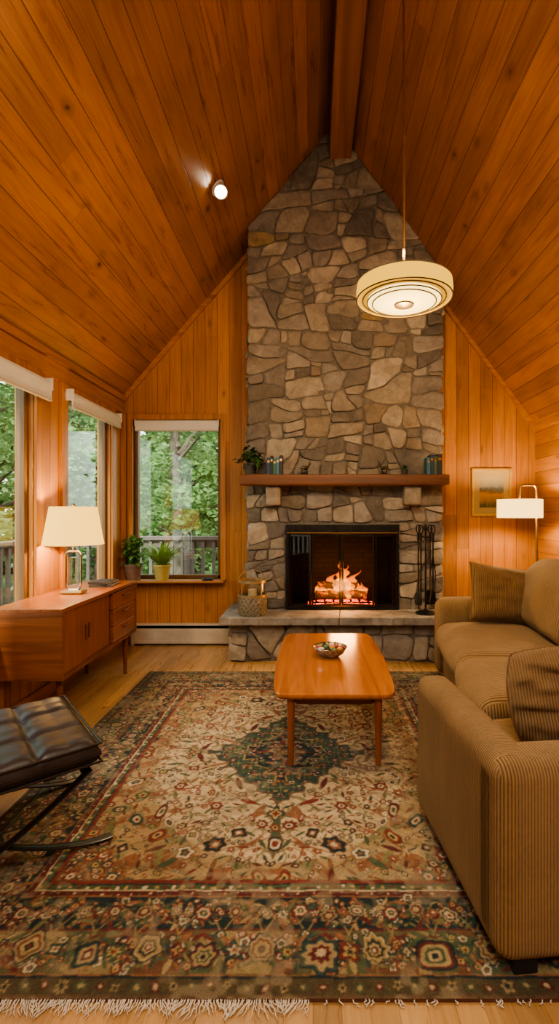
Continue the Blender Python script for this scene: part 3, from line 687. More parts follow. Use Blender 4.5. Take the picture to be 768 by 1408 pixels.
# ------------------------------------------------------------ picture
pc=empty('framed_picture',(1.755,YB-.001,1.494),0,'gold framed autumn landscape painting on the pine wall above the sofa','picture')
fw,fh=.195,.235; q=.024
f=MB(); f.box(-fw,fw,-.025,0,fh-q,fh); f.box(-fw,fw,-.025,0,-fh,-fh+q); f.box(-fw,-fw+q,-.025,0,-fh+q,fh-q); f.box(fw-q,fw,-.025,0,-fh+q,fh-q)
f.build('frame',M_gold,pc,smooth=False,bevel=.003)
MB().box(-fw+q,fw-q,-.012,0,-fh+q,fh-q).build('mat_board',simple('gold_cream_mat',(.36,.26,.115),.8,0,.04),pc,smooth=False)
g=G('landscape_painting'); P=g.sep(g.obj()); n=g.noise(g.obj(),18,5); n2=g.noise(g.obj(),60,4); zz=g.m('ADD',P[2],g.m('MULTIPLY',g.m('SUBTRACT',n,.5),.09))
c=g.ramp(g.mr(zz,-.13,.13),[(0,(.05,.055,.018)),(.22,(.26,.15,.02)),(.42,(.46,.22,.018)),(.52,(.12,.10,.04)),(.64,(.045,.085,.12)),(.74,(.18,.22,.21)),(1,(.30,.27,.16))])
g.base(g.mix(g.mr(n2,.45,.65,0.,.5),c,(.36,.17,.025)),.6)
MB().box(-.118,.118,-.0135,-.0121,-.15,.15).build('painting',g.mat,pc,smooth=False)
# ------------------------------------------------------------ lamps
def light(kind,name,loc,energy,col,parent=None,size=.05,rot=(0,0,0),**kw):
    l=bpy.data.lights.new(name,kind); l.energy=energy; l.color=col
    if kind in('POINT','SPOT'): l.shadow_soft_size=size
    if kind=='AREA': l.size=size
    for k,v in kw.items(): setattr(l,k,v)
    o=bpy.data.objects.new(name,l); COL.objects.link(o); o.location=loc; o.rotation_euler=rot
    if parent: o.parent=parent
    return o
WARM=(1,.68,.34)
tl=empty('table_lamp',(-1.655,3.42,.741),0,'table lamp with lit cream shade and glass ring base on credenza','lamp')
MB().box(-.075,.075,-.045,.045,0,.022).build('base',M_brass,tl,smooth=False,bevel=.004)
MB().tube([(0.052*max(-1,min(1,1.35*cos(t))),0,.155+.132*max(-1,min(1,1.15*sin(t)))) for t in [2*PI*k/48-PI/2 for k in range(49)]],.007,10,up=(0,1,0)).build('frame_ring',M_chrome,tl)
MB().lathe([(.001,.05),(.028,.055),(.032,.15),(.028,.245),(.001,.25)],20).build('glass_body',glass_mat('lamp_glass',(.95,.9,.8),1.6),tl)
MB().tube([(0,0,.28),(0,0,.42)],.007,8).build('socket_stem',M_brass,tl)
MB().lathe([(.197,.335),(.152,.595),(.149,.595),(.194,.335)],48,cap=False).build('lamp_shade',M_shade1,tl)
MB().lathe([(.001,.585),(.012,.59),(.014,.6),(.008,.615),(.001,.62)],12).build('finial',M_brass,tl)
b_=MB()
for a in range(3):
    an=a*2*PI/3; b_.tube([(0,0,.588),(.15*cos(an),.15*sin(an),.588)],.002,5)
b_.build('shade_spider',M_brass,tl)
light('POINT','table_lamp_light',(-1.655,3.42,.741+.46),24,WARM,None,.04)
flx,fly=1.945,4.30
fl=empty('floor_lamp',(flx,fly,0),0,'brass floor lamp with white drum shade in corner behind sofa','lamp')
MB().lathe([(0,0),(.13,0),(.13,.015),(.12,.022),(.0,.024)],36,cap=False).build('base',M_dbrass,fl)
pts=[(0,0,.02),(0,0,1.40)]+[(-.035+.035*cos(t),0,1.48+.055*sin(t)) for t in [PI/2*k/5 for k in range(6)]]+[(-.11,0,1.535),(-.14,0,1.525),(-.15,0,1.42)]
MB().tube(pts,.010,10,up=(0,1,0)).build('pole',M_dbrass,fl)
MB().lathe([(.187,1.25),(.187,1.41),(.184,1.41),(.184,1.25)],48,c=(-.15,0,0),cap=False).build('lamp_shade',M_shade3,fl)
b_=MB()
for a in range(3):
    an=a*2*PI/3+.4; b_.tube([(-.15,0,1.404),(-.15+.185*cos(an),.185*sin(an),1.404)],.002,5)
b_.build('shade_spider',M_brass,fl)
light('POINT','floor_lamp_light',(flx-.15,fly,1.33),28,WARM,None,.04)
# pendant
PX,PY,PZ=.478,2.6,2.405
pn=empty('pendant_lamp',(PX,PY,zc(PX)),0,'cream drum pendant lamp with ringed glass diffuser hanging over coffee table','lamp'); z=PZ-zc(PX)
MB().tube([(0,0,z+.09),(0,0,-.02)],.0065,8).build('hanging_rod',M_brass,pn)
MB().lathe([(.07,-.045),(.07,-.1),(.02,-.115),(.008,-.13)],28).build('ceiling_canopy',M_brass,pn)
MB().lathe([(.246,z+.012),(.250,z+.05),(.246,z+.090),(.242,z+.090),(.245,z+.05),(.241,z+.012)],72,cap=False).build('drum_shade',M_shade2,pn)
MB().lathe([(.246,z+.090),(.20,z+.096),(.03,z+.098),(.03,z+.103),(.2,z+.101),(.246,z+.095)],64,cap=False).build('top_plate',M_white,pn)
M_ring=simple('dark_bronze_ring',(.06,.04,.02),.4,.8)
for r_,zz in ((.247,.012),(.215,.012),(.192,.0),(.165,-.008)):
    MB().tube([(r_*cos(2*PI*k/64),r_*sin(2*PI*k/64),z+zz) for k in range(65)],.0036,6).build('metal_ring',M_ring,pn)
MB().lathe([(.242,z+.016),(.19,z+.014),(.19,z+.03),(.242,z+.03)],64,cap=False).build('outer_diffuser',shade_mat('outer_diffuser_amber',(1,.50,.06),.55,.1,(.05,.035,.012)),pn)
MB().lathe([(.190,z+.014),(.190,z+.002),(.165,z-.005),(.08,z-.012),(.001,z-.014)],64,cap=False).build('glass_diffuser',M_diff,pn)
MB().lathe([(.001,z-.014),(.052,z-.016),(.049,z-.022),(.018,z-.028),(.001,z-.03)],24,cap=False).build('finial',M_ring,pn)
light('POINT','pendant_light_down',(PX,PY,PZ-.14),32,WARM,None,.07)
light('POINT','pendant_light_up',(PX,PY,PZ+.28),9,WARM,None,.10)
# ceiling spot
sx_,sy_,sz_=-.727,3.745,zc(-.727)
cl=empty('ceiling_spotlight',(sx_,sy_,sz_-.002),0,'small white round spotlight set in the left sloping pine ceiling','light')
cl.rotation_euler=(0,-math.atan(1.163),0)
MB().lathe([(.055,-.0),(.062,-.004),(.062,-.012),(.05,-.016),(.05,-.0)],32,cap=False).build('trim_ring',M_white,cl)
want=Vector((.25,-.62,-.74)).normalized(); qw=want.to_track_quat('-Z','Y')
loc_q=Euler((0,-math.atan(1.163),0)).to_quaternion().inverted()@qw
hd=MB().lathe([(.001,.03),(.04,.03),(.048,.01),(.052,-.05),(.045,-.05),(.043,-.04)],28,cap=False).build('lamp_head',M_white,cl,(0,0,-.03),tuple(loc_q.to_euler()))
MB().lathe([(.001,-.044),(.044,-.044)],24,cap=False).build('lens',M_bulb,hd)
light('SPOT','ceiling_spot_light',(sx_+.09,sy_-.10,sz_-.16),85,(1,.78,.5),None,.04,tuple(Vector((.35,-.3,-1)).to_track_quat('-Z','Y').to_euler()),spot_size=1.5,spot_blend=1.)
# ------------------------------------------------------------ credenza
cz=empty('credenza',(-1.665,3.465,0),0,'long low teak credenza with sliding doors and drawers below left windows','credenza')
hl=.605; x0,x1=-.205,.215; z0,z1=.32,.737
b_=MB(); b_.box(x0,x1,-hl,hl,z1-.025,z1); b_.build('top_panel',M_teak,cz,smooth=False,bevel=.003)
b_=MB(); b_.box(x0,x1,-hl,-hl+.022,z0,z1-.025); b_.build('side_panel',M_teakx,cz,smooth=False,bevel=.002)
b_=MB(); b_.box(x0,x1,hl-.022,hl,z0,z1-.025); b_.build('side_panel',M_teakx,cz,smooth=False,bevel=.002)
b_=MB(); b_.box(x0,x1,-hl+.022,hl-.022,z0,z0+.022); b_.box(x0,x0+.012,-hl+.022,hl-.022,z0+.022,z1-.025); b_.box(x0+.012,x1-.03,.118,.136,z0+.022,z1-.025); b_.build('carcass',M_teakd,cz,smooth=False)
for i,(ya,yb_) in enumerate(((-hl+.024,-.25),(-.252,.116))):
    xo=x1-.012 if i==0 else x1-.022
    d=MB().box(xo-.014,xo,ya,yb_,z0+.024,z1-.027).build('sliding_door',M_teakz,cz,smooth=False,bevel=.002)
    hy=yb_-.03 if i==0 else ya+.035
    MB().box(xo,xo+.012,hy-.008,hy+.008,.48,.58).build('door_pull',M_teakd,d,smooth=False,bevel=.004)
for k in range(3):
    za_=z0+.024+k*.1215; d=MB().box(x1-.03,x1-.004,.138,hl-.024,za_,za_+.116).build('drawer',M_teak,cz,smooth=False,bevel=.003)
    MB().tube([(x1-.004,.30,za_+.085),(x1+.008,.31,za_+.082),(x1+.010,.36,za_+.080),(x1+.008,.41,za_+.082),(x1-.004,.42,za_+.085)],.006,8).build('drawer_pull',M_teakd,d)
for sx in (x0+.05,x1-.06):
    for sy in (-hl+.09,hl-.09):
        MB().tube([(sx,sy,z0),(sx,sy,.0)],[.021,.013],14).build('leg',M_teakd,cz)
book((-1.60,3.80,.737),.16,.22,.022,(.03,.035,.045),'flat dark grey hardback book lying under a smaller one on credenza','books lying on the credenza',.1,True)
book((-1.60,3.79,.759),.14,.2,.016,(.02,.02,.025),'thin black book lying topmost on the credenza','books lying on the credenza',-.15,True)
# ------------------------------------------------------------ coffee table
RZ=.012
ct=empty('coffee_table',(.11,3.09,RZ),0,'orange teak coffee table with rounded boat shaped top in room centre','table')
hl=.625
def side(t): return .335-.03*abs(t)**2.2
right=[]
for k in range(81):
    an=-PI/2+PI*k/80; c_,s_=cos(an),sin(an); p=.13
    yy=math.copysign(abs(s_)**p,s_) if abs(s_)>1e-9 else 0; xx=abs(c_)**p if c_>1e-9 else 0
    right.append((xx*side(yy),yy*hl))
poly=right+[(-x,y) for x,y in right[::-1]]
pl_=[]
for p in poly:
    if not pl_ or math.hypot(p[0]-pl_[-1][0],p[1]-pl_[-1][1])>.002: pl_.append(p)
m=MB(); N_=len(pl_)
lay=[(.985,.378-.028),(1.0,.378-.016),(1.0,.378-.004),(.994,.378)]
V=[(p[0]*s,p[1]*s,z) for s,z in lay for p in pl_]; F=[tuple(range(N_-1,-1,-1)),tuple(range(3*N_,4*N_))]
for i in range(3): F+=[(i*N_+k,i*N_+(k+1)%N_,(i+1)*N_+(k+1)%N_,(i+1)*N_+k) for k in range(N_)]
m.add(V,F).build('tabletop',M_table,ct,ang=30)
b_=MB(); b_.box(-.215,-.195,-.53,.35,.30,.35); b_.box(.195,.215,-.53,.35,.30,.35); b_.box(-.195,.195,-.55,-.53,.30,.35); b_.box(-.195,.195,.33,.35,.30,.35)
b_.build('apron',M_teakd,ct,smooth=False,bevel=.002)
for sx in (-.222,.222):
    for sy in (-.57,.37): MB().tube([(sx,sy,.35),(sx*1.0,sy,.0)],[.022,.013],16).build('leg',M_teakz,ct)
bw=empty('decorative_bowl',(.108,3.12,RZ+.378),0,'small patterned bowl of colourful pebbles on the coffee table','bowl')
MB().lathe([(0,0),(.05,0),(.085,.025),(.105,.06),(.10,.06),(.08,.03),(.045,.01),(0,.008)],36,cap=False).build('bowl_body',simple('patterned_ceramic',(.24,.21,.17),.35,0,.8,45),bw)
MB().tube([(.103*cos(2*PI*k/36),.103*sin(2*PI*k/36),.061) for k in range(37)],.004,6).build('rim',M_chrome,bw)
pc_=[simple('pebble_'+n_,c_,.3) for n_,c_ in (('red',(.38,.06,.04)),('cream',(.7,.62,.48)),('black',(.03,.03,.03)),('green',(.10,.18,.08)),('amber',(.5,.25,.05)))]
random.seed(11)
for k in range(22):
    if k<7: a=k*2*PI/7; r=.045; zz=.03
    elif k<17: a=k*2*PI/10; r=.072; zz=.055
    else: a=k*2*PI/5; r=.034; zz=.064
    mb=rbox(-.02,.02,-.017,.017,-.012,.012,.012,5,0,0,.004,k); o=mb.build('pebble',pc_[k%5],None,(.108+r*cos(a),3.12+r*sin(a),RZ+.378+zz),(random.uniform(-.3,.3),random.uniform(-.3,.3),a))
    nm=('red','cream','black','green','amber')[k%5]; tag(o,nm+' pebble heaped in the bowl on the coffee table','pebble',nm+' pebbles in the bowl')
# ------------------------------------------------------------ sofa
so=empty('sectional_sofa',(1.3,2.8,0),0,'tan ribbed corduroy sectional sofa along the right wall','sofa')
def part(mb,name,mat,piv,rz,**k):
    l=Vector((piv[0]-1.3,piv[1]-2.8,0)); return mb.build(name,mat,so,l,(0,0,rz),**k)
A=((.77,2.3),-.119); B=((.51,1.355),.088)
part(rbox(.04,.97,-.05,1.52,.05,.29,.03,12),'seat_base',M_cy,*A,ang=0)
part(rbox(.0,.98,1.50,1.71,.04,.62,.075,22,.018),'arm',M_cx,*A,ang=0)
part(rbox(.76,.98,-.2,1.52,.05,.72,.07,12),'back_frame',M_cy,*A,ang=0)
part(rbox(.0,.74,.60,1.505,.29,.455,.08,24,.05,.035,.010,1),'seat_cushion',M_cs,*A,ang=0)
part(rbox(-.01,.74,-.10,.592,.29,.455,.08,24,.05,.035,.010,2),'seat_cushion',M_cs,*A,ang=0)
for va,vb in ((.66,1.50),(-.15,.65)):
    o=part(rbox(-.11,.11,va,vb,0,.48,.105,24,.05,.07,.016,va),'back_cushion',M_cs,*A,ang=0)
    l=Matrix.Rotation(-.119,4,'Z')@Vector((.70,0,0)); o.location=(A[0][0]-1.3+l.x,A[0][1]-2.8+l.y,.455); o.rotation_euler=(0,.16,-.119)
part(rbox(0,.145,.01,.79,.042,.60,.05,28,.012),'arm',M_cy,*B,ang=0)
part(rbox(.0,1.35,.0,.17,.040,.602,.05,34,.006),'back_frame',M_cx,*B,ang=0)
part(rbox(.12,1.33,.16,.77,.05,.30,.03,10),'seat_base',M_cx,*B,ang=0)
part(rbox(.145,1.30,.17,.72,.30,.43,.06,14,.03,0,.006,4),'seat_cushion',M_cx,*B,ang=0)
for (fr2,u,v) in ((B,.05,.05),(B,.05,.7),(B,1.25,.08),(A,.08,1.62),(A,.9,1.62),(A,.08,.2),(A,.9,.2)):
    part(MB().box(u,u+.07,v-.035,v+.04,RZ,.06),'leg',M_blackm,*fr2,smooth=False,bevel=.004)
def pillow(name,mat,loc,rot,w,h,t,label,ex=2.6,wk=.018,rd=0.,group='corduroy throw pillows on the sofa'):
    n=34; V=[];F=[]
    for sgn in (1,-1):
        for j in range(n+1):
            for i in range(n+1):
                u=2*i/n-1; v=2*j/n-1
                k=max(0,(1-abs(u)**ex))**.5*max(0,(1-abs(v)**ex))**.5
                if rd:
                    uu=u*math.sqrt(1-rd*v*v/2); vv=v*math.sqrt(1-rd*u*u/2)
                else: uu,vv=u*(1-.07*(1-abs(v)**2)*abs(u)**2),v*(1-.07*(1-abs(u)**2)*abs(v)**2)
                wr=noise.noise(Vector((u*2.6,v*4.2,sgn*2+w*9)))*wk*k
                V.append((uu*w/2,sgn*(t/2*k+.002)+wr,vv*h/2+wr*.6))
    o_=(n+1)**2
    for j in range(n):
        for i in range(n):
            a=j*(n+1)+i; F.append((a,a+1,a+n+2,a+n+1)); F.append((o_+a,o_+a+n+1,o_+a+n+2,o_+a+1))
    bd=[i for i in range(n)]+[j*(n+1)+n for j in range(n)]+[n*(n+1)+i for i in range(n,0,-1)]+[j*(n+1) for j in range(n,0,-1)]
    for k in range(len(bd)): a,b2=bd[k],bd[(k+1)%len(bd)]; F.append((a,b2,b2+o_,a+o_))
    ob=empty(name,loc,0,label,'pillow',group); ob.rotation_euler=rot
    MB().add(V,F).build('pillow_cover',mat,ob,(0,0,0),ang=0)
    MB().tube([(V[i][0],0,V[i][2]) for i in bd+[bd[0]]],.005,6).build('piping',mat,ob)
    return ob
pillow('throw_pillow',M_cp,(1.39,3.62,.475+.22),(-.36,.14,.05),.50,.43,.22,'dark brown corduroy pillow leaning against the far sofa arm')
pillow('throw_pillow',M_cp2,(.945,1.80,.62),(-.42,-.10,-.28),.44,.37,.26,'crumpled brown corduroy pillow propped behind the near sofa arm',3.2,.035,.5)
# ------------------------------------------------------------ ottoman
u_=Vector((-.62,.78,0)).normalized(); v_=Vector((-.78,-.62,0)).normalized()
base=Vector((-.80,1.88,0)); ctr=base+u_*.31+v_*.32; rz=math.atan2(-v_.y,-v_.x)
ot=empty('ottoman',(ctr.x,ctr.y,RZ),rz,'tufted dark leather stool with crossed curved steel legs on the rug','ottoman')
n=84; hx,hy,th=.32,.31,.10; V=[];F=[]
for sgn in (1,-1):
    for j in range(n+1):
        for i in range(n+1):
            u=2*i/n-1;v=2*j/n-1
            k=max(0,1-abs(u)**16)**.42*max(0,1-abs(v)**16)**.42
            x=u*hx;y=v*hy; zt=th/2*k
            if sgn>0:
                gx=min(((x+.107)/.213)%1,1-((x+.107)/.213)%1)*.213; gy=min(((y+.103)/.207)%1,1-((y+.103)/.207)%1)*.207
                zt+= .012*k*(1-math.exp(-(gx/.013)**2))*(1-math.exp(-(gy/.013)**2))-.007+.006*k*math.sin(PI*min(1,gx/.1065))*math.sin(PI*min(1,gy/.1035))
                for (bx,by) in [(a*.107,b2*.103) for a in (-1,1) for b2 in (-1,1)]:
                    d=math.hypot(x-bx,y-by); zt-=.018*math.exp(-(d/.026)**2)*k
            V.append((x,y,sgn*zt))
o_=(n+1)**2
for j in range(n):
    for i in range(n):
        a=j*(n+1)+i; F.append((a,a+1,a+n+2,a+n+1)); F.append((o_+a,o_+a+n+1,o_+a+n+2,o_+a+1))
cu=MB().add(V,F).build('cushion',M_leather,ot,(0,0,.365),(0,-.03,0),ang=0)
bd=[(-hx,-hy),(hx,-hy),(hx,hy),(-hx,hy),(-hx,-hy)]
b_=MB()
for zz in (.036,-.034):
    for a in range(4):
        p,q=bd[a],bd[a+1]; b_.tube([(p[0]*.993,p[1]*.993,zz),(q[0]*.993,q[1]*.993,zz)],.0045,6)
b_.build('piping',M_leather,cu)
b_=MB()
for a in (-1,1):
    for c2 in (-1,1): b_.lathe([(.001,.034),(.011,.031),(.015,.024)],14,c=(a*.107,c2*.103,.000),cap=False)
b_.build('tuft_buttons',M_leather,cu)
for y in (-.26,.26):
    for sg in (-1,1):
        P_=[]
        for k in range(33):
            t=k/32; x=sg*(-.29+.66*t); zz=.30*(1-t)**1.7+.008+.012*max(0,t-.85)
            P_.append((x,y+(sg*.008),zz))
        MB().tube(P_,.01,8,flat=(.020,.007),up=(0,0,1)).build('leg',M_dsteel,ot,ang=50)
for x in (-.27,.27): MB().tube([(x,-.26,.295),(x,.26,.295)],.01,4,flat=(.016,.008),up=(0,0,1)).build('cross_bar',M_dsteel,ot,ang=50)
for x in (-.15,-.05,.05,.15): MB().box(x-.02,x+.02,-.26,.26,.302,.308).build('leather_strap',M_leather,ot,smooth=False)
# ------------------------------------------------------------ rug
RW,RL=2.34,2.69; nx,ny=720,828
xs_=np.linspace(-RW/2,RW/2,nx); ys_=np.linspace(-RL/2,RL/2,ny); X,Y=np.meshgrid(xs_,ys_); AX,AY=np.abs(X),np.abs(Y)
C=np.zeros((ny,nx,3))
red=(.17,.038,.032); wine=(.105,.028,.028); teal=(.038,.068,.058); navy=(.020,.034,.036); gold=(.37,.27,.12); cream=(.50,.42,.29); beige=(.45,.36,.23); olive=(.15,.14,.07); rust=(.23,.11,.06); green=(.070,.10,.055); brown=(.12,.08,.05)
def paint(mask,c): C[mask]=c
def nz(sc,sd=0):
    rs=np.random.RandomState(sd); k=rs.rand(int(RL*sc)+3,int(RW*sc)+3)
    fx=(X+RW/2)*sc; fy=(Y+RL/2)*sc; ix=fx.astype(int); iy=fy.astype(int); tx=fx-ix; ty=fy-iy; tx=tx*tx*(3-2*tx); ty=ty*ty*(3-2*ty)
    return (k[iy,ix]*(1-tx)+k[iy,ix+1]*tx)*(1-ty)+(k[iy+1,ix]*(1-tx)+k[iy+1,ix+1]*tx)*ty
WX=(nz(14,21)-.5)*.026; WY=(nz(14,22)-.5)*.026
AXw,AYw=np.abs(X+WX),np.abs(Y+WY)
C[:]=beige
outer=(AXw/.64)**2+(AYw/.84)**2>1
C[outer]=np.array((.33,.24,.13))
om=outer&(np.sin(AXw*23+2*np.sin(AYw*17))*np.sin(AYw*21)>.45); C[om]=np.array((.19,.17,.085))
om=outer&(np.sin(AXw*19+1)*np.sin(AYw*26+2*np.sin(AXw*15))>.55); C[om]=np.array(rust)
wv=np.sin(AXw*29+1.6*np.sin(AYw*21))*np.sin(AYw*27+1.4*np.sin(AXw*23)); paint(np.abs(wv)<.08,(.22,.19,.11))
wv2=np.sin(AXw*17+2*np.sin(AYw*13+1))*np.sin(AYw*18-AXw*7); paint(np.abs(wv2)<.05,rust)
def win(cx,cy,R):
    i0=max(0,np.searchsorted(xs_,cx-R)); i1=min(nx,np.searchsorted(xs_,cx+R)); j0=max(0,np.searchsorted(ys_,cy-R)); j1=min(ny,np.searchsorted(ys_,cy+R))
    return slice(j0,j1),slice(i0,i1)
def flower(cx,cy,R,n,cols,rot=0,mir=True,ex=1.,amp=.14,outline=brown):
    pts=[(cx,cy,1,1)]
    if mir: pts=[(sx*cx,sy*cy,sx,sy) for sx in (1,-1) for sy in (1,-1)]
    for px_,py_,sx,sy in pts:
        w=win(px_,py_,R*1.6); dx=(X[w]+WX[w]*.8-px_)*sx; dy=(Y[w]+WY[w]*.8-py_)*sy
        r=np.hypot(dx*ex,dy); th=np.arctan2(dy,dx*ex); e=r/(R*(1+amp*np.cos(n*th+rot)))
        sub=C[w]; sub[e<1.14]=outline
        for k,(lim,c) in enumerate(cols): sub[e<lim]=c
        C[w]=sub
def leaf(cx,cy,ln,w_,ang,col,mir=True):
    for sx,sy in ([(1,1),(1,-1),(-1,1),(-1,-1)] if mir else [(1,1)]):
        w=win(sx*cx,sy*cy,ln); dx=(X[w]-sx*cx)*sx; dy=(Y[w]-sy*cy)*sy
        a=dx*cos(ang)+dy*sin(ang); b2=-dx*sin(ang)+dy*cos(ang)
        e=np.abs(a)/ln+ (b2/w_)**2; sub=C[w]; sub[e<1]=brown; sub[e<.8]=col; C[w]=sub
rs=random.Random(5)
sets=[[(1,red),(.62,gold),(.3,navy)],[(1,rust),(.6,red),(.28,cream)],[(1,cream),(.62,teal),(.3,rust)],[(1,teal),(.6,beige),(.3,red)],[(1,red),(.55,cream),(.25,navy)],[(1,green),(.62,gold),(.3,red)],[(1,wine),(.65,beige),(.35,green)],[(1,navy),(.6,rust),(.3,cream)]]
placed=[]
for k in range(3600):
    cx=rs.uniform(.0,.76); cy=rs.uniform(0,.92); R=rs.choice([.012,.015,.02,.026,.032,.040] if k<500 else [.008,.011,.014])
    if cx/.40+cy/.48<1.10: continue
    if any(math.hypot(cx-a,cy-b2)<(R+r2)*1.14 for a,b2,r2 in placed): continue
    placed.append((cx,cy,R)); t=rs.random()
    if t<.38: flower(cx,cy,R,rs.choice([4,5,6,8]),rs.choice(sets),rs.uniform(0,6))
    elif t<.8: leaf(cx,cy,R*1.7,R*.5,rs.uniform(0,PI),rs.choice([green,teal,red,olive,rust,wine,green]))
    else: flower(cx,cy,R,2,rs.choice(sets),rs.uniform(0,6),ex=1.5,amp=.35)
sp=(((.80-AXw)/.34)+((.97-AYw)/.42)+.07*np.sin(AX*50)*np.sin(AY*50)<1)
spc=np.where((np.sin(AX*60)*np.sin(AY*60)>.35)[...,None],np.array(teal),np.array((.18,.08,.045))); C[sp]=C[sp]*.5+spc[sp]*.5
for k in range(120):
    cx=rs.uniform(.5,.77); cy=rs.uniform(.6,.94)
    if (.80-cx)/.34+(.97-cy)/.42<1: flower(cx,cy,rs.choice([.012,.018,.026]),rs.choice([4,6,8]),rs.choice(sets),rs.uniform(0,6))
md=AXw/.41+AYw/.48; sc_=.11*np.abs(np.sin((AX-AY)*24)); mdd=md+sc_+(nz(30,31)-.5)*.10
paint(mdd<1.07,brown); paint(mdd<1.02,teal)
tx=np.sin(AXw*56)*np.sin(AYw*56); paint((mdd<.95)&(tx>.5),green); paint((mdd<.95)&(np.abs(tx)<.09),olive); paint((mdd<.95)&(tx<-.75),rust)
paint((mdd<.68)&(mdd>.64),(.3,.22,.1)); paint((mdd<.64),navy); paint((mdd<.64)&(np.sin(AXw*76)*np.sin(AYw*70)>.5),green); paint((mdd<.36)&(mdd>.32),red); paint(mdd<.32,(.28,.21,.12)); paint(mdd<.24,green)
for k in range(180):
    cx=rs.uniform(0,.38); cy=rs.uniform(0,.45); q_=cx/.41+cy/.48
    if q_<.92 and abs(q_-.66)>.03: flower(cx,cy,rs.choice([.007,.010,.014]),rs.choice([4,6]),rs.choice(sets),rs.uniform(0,6),outline=navy)
flower(0,0,.035,8,[(1,red),(.7,gold),(.4,navy),(.2,cream)],mir=False)
for sy in (1,-1):
    leaf(0,sy*.66,.16,.02,PI/2,green,False)
    flower(0,sy*.54,.045,4,[(1,teal),(.7,gold),(.4,red)],mir=False,ex=1.6,amp=.3); flower(0,sy*.64,.022,6,sets[0],mir=False); flower(0,sy*.74,.034,2,[(1,navy),(.75,cream),(.45,red)],PI,mir=False,amp=.3)
for sx in (1,-1): flower(sx*.48,0,.032,4,[(1,teal),(.7,gold),(.4,red)],mir=False,amp=.3)
DE=np.minimum(RW/2-AX,RL/2-AY)
DEw=DE+(nz(25,41)-.5)*.007
bw_=[(.0,brown),(.010,(.085,.070,.04)),(.056,navy),(.064,rust),(.069,(.095,.092,.048)),(.212,wine),(.220,navy),(.345,rust),(.350,wine),(.372,cream),(.377,green),(.400,navy),(.406,red),(.42,brown)]
for k,(a,c_) in enumerate(bw_):
    b2=bw_[k+1][0] if k+1<len(bw_) else .425
    paint((DEw>=a)&(DEw<b2),c_)
s_al=np.where(RW/2-AX<RL/2-AY,Y,X)
lb=(DE>.071)&(DE<.211)
m1=lb&(nz(13,3)>.50); C[m1]=C[m1]*.25+np.array(green)*.75
m1=lb&(nz(12,4)>.60); C[m1]=C[m1]*.25+np.array((.14,.055,.035))*.75
m1=lb&(nz(11,6)>.68); C[m1]=C[m1]*.3+np.array((.29,.22,.11))*.7
band=(DE>.071)&(DE<.345)
for ph,c_,w_ in ((0,(.23,.19,.10),.0055),(PI,(.26,.18,.085),.005)):
    paint(band&(np.abs(DEw-.20-.090*np.sin(s_al*2*PI/.26+ph))<w_),c_)
paint((DE>.225)&(DE<.345)&(np.abs(DEw-.283-.042*np.sin(s_al*2*PI/.13))<.004),(.20,.18,.09))
for k in range(1100):
    o_f=rs.choice([rs.uniform(.085,.20),rs.uniform(.232,.335)])
    if rs.random()<.5: cx,cy=RW/2-o_f,rs.uniform(0,RL/2-o_f)
    else: cx,cy=rs.uniform(0,RW/2-o_f),RL/2-o_f
    R=rs.choice([.007,.009,.012,.015])
    if rs.random()<.45: flower(cx,cy,R,rs.choice([4,5]),rs.choice(sets),rs.uniform(0,6),outline=navy)
    else: leaf(cx,cy,R*2.4,R*.65,rs.uniform(0,PI),rs.choice([green,teal,(.30,.23,.12),olive,wine,rust]))
rb=random.Random(77)
def border(off,step,R,sets_,ph=0,amp=.14,o=navy,jit=.0,ns=(4,5,6,8)):
    hx_=RW/2-off; hy_=RL/2-off
    nX=int(2*hx_/step); nY=int(2*hy_/step)
    for i in range(nX+1):
        x=-hx_+2*hx_*(i+ph)/nX
        if abs(x)<=hx_+.001:
            for sy in (1,-1): flower(x+rb.uniform(-1,1)*step*.06,sy*(hy_+(jit if i%2 else -jit)),R*rb.uniform(.72,1.15),rb.choice(ns),sets_[i%len(sets_)],rb.uniform(0,6),mir=False,amp=amp*rb.uniform(.7,1.6),outline=o,ex=rb.uniform(.85,1.2))
    for i in range(nY+1):
        y=-hy_+2*hy_*(i+ph)/nY
        if abs(y)<=hy_-.02:
            for sx in (1,-1): flower(sx*(hx_+(jit if i%2 else -jit)),y,R*rb.uniform(.72,1.15),rb.choice(ns),sets_[i%len(sets_)],rb.uniform(0,6),mir=False,amp=amp*rb.uniform(.7,1.6),outline=o,ex=rb.uniform(.85,1.2))
dg=(.25,.18,.08)
border(.142,.165,.044,[[(1,(.36,.28,.15)),(.82,dg),(.66,navy),(.46,(.38,.29,.15)),(.30,wine),(.15,cream)],[(1,wine),(.84,(.31,.23,.12)),(.6,green),(.40,(.38,.29,.16)),(.22,navy)],[(1,(.28,.21,.12)),(.80,(.15,.07,.04)),(.6,(.34,.26,.13)),(.32,navy),(.15,red)],[(1,teal),(.8,(.3,.22,.12)),(.5,wine),(.25,beige)]],0,amp=.10,jit=.012)
border(.142,.165,.022,[sets[5],sets[0],sets[3]],.5,amp=.3)
border(.283,.095,.026,[[(1,(.34,.26,.15)),(.75,navy),(.52,beige),(.25,red)],[(1,red),(.74,beige),(.45,teal),(.2,gold)],[(1,(.25,.19,.11)),(.72,wine),(.42,(.38,.29,.16))]],amp=.1,jit=.006)
border(.283,.095,.012,[sets[2],sets[4],sets[1]],.5,amp=.3)
border(.033,.05,.013,[[(1,(.30,.23,.12)),(.5,navy)],[(1,green),(.5,(.33,.26,.14))],[(1,wine),(.5,beige)]],0,amp=.25,o=brown)
border(.388,.032,.008,[[(1,gold)],[(1,red)],[(1,cream)]],0,amp=.1); border(.361,.025,.005,[[(1,beige)],[(1,green)]],0,amp=.1)
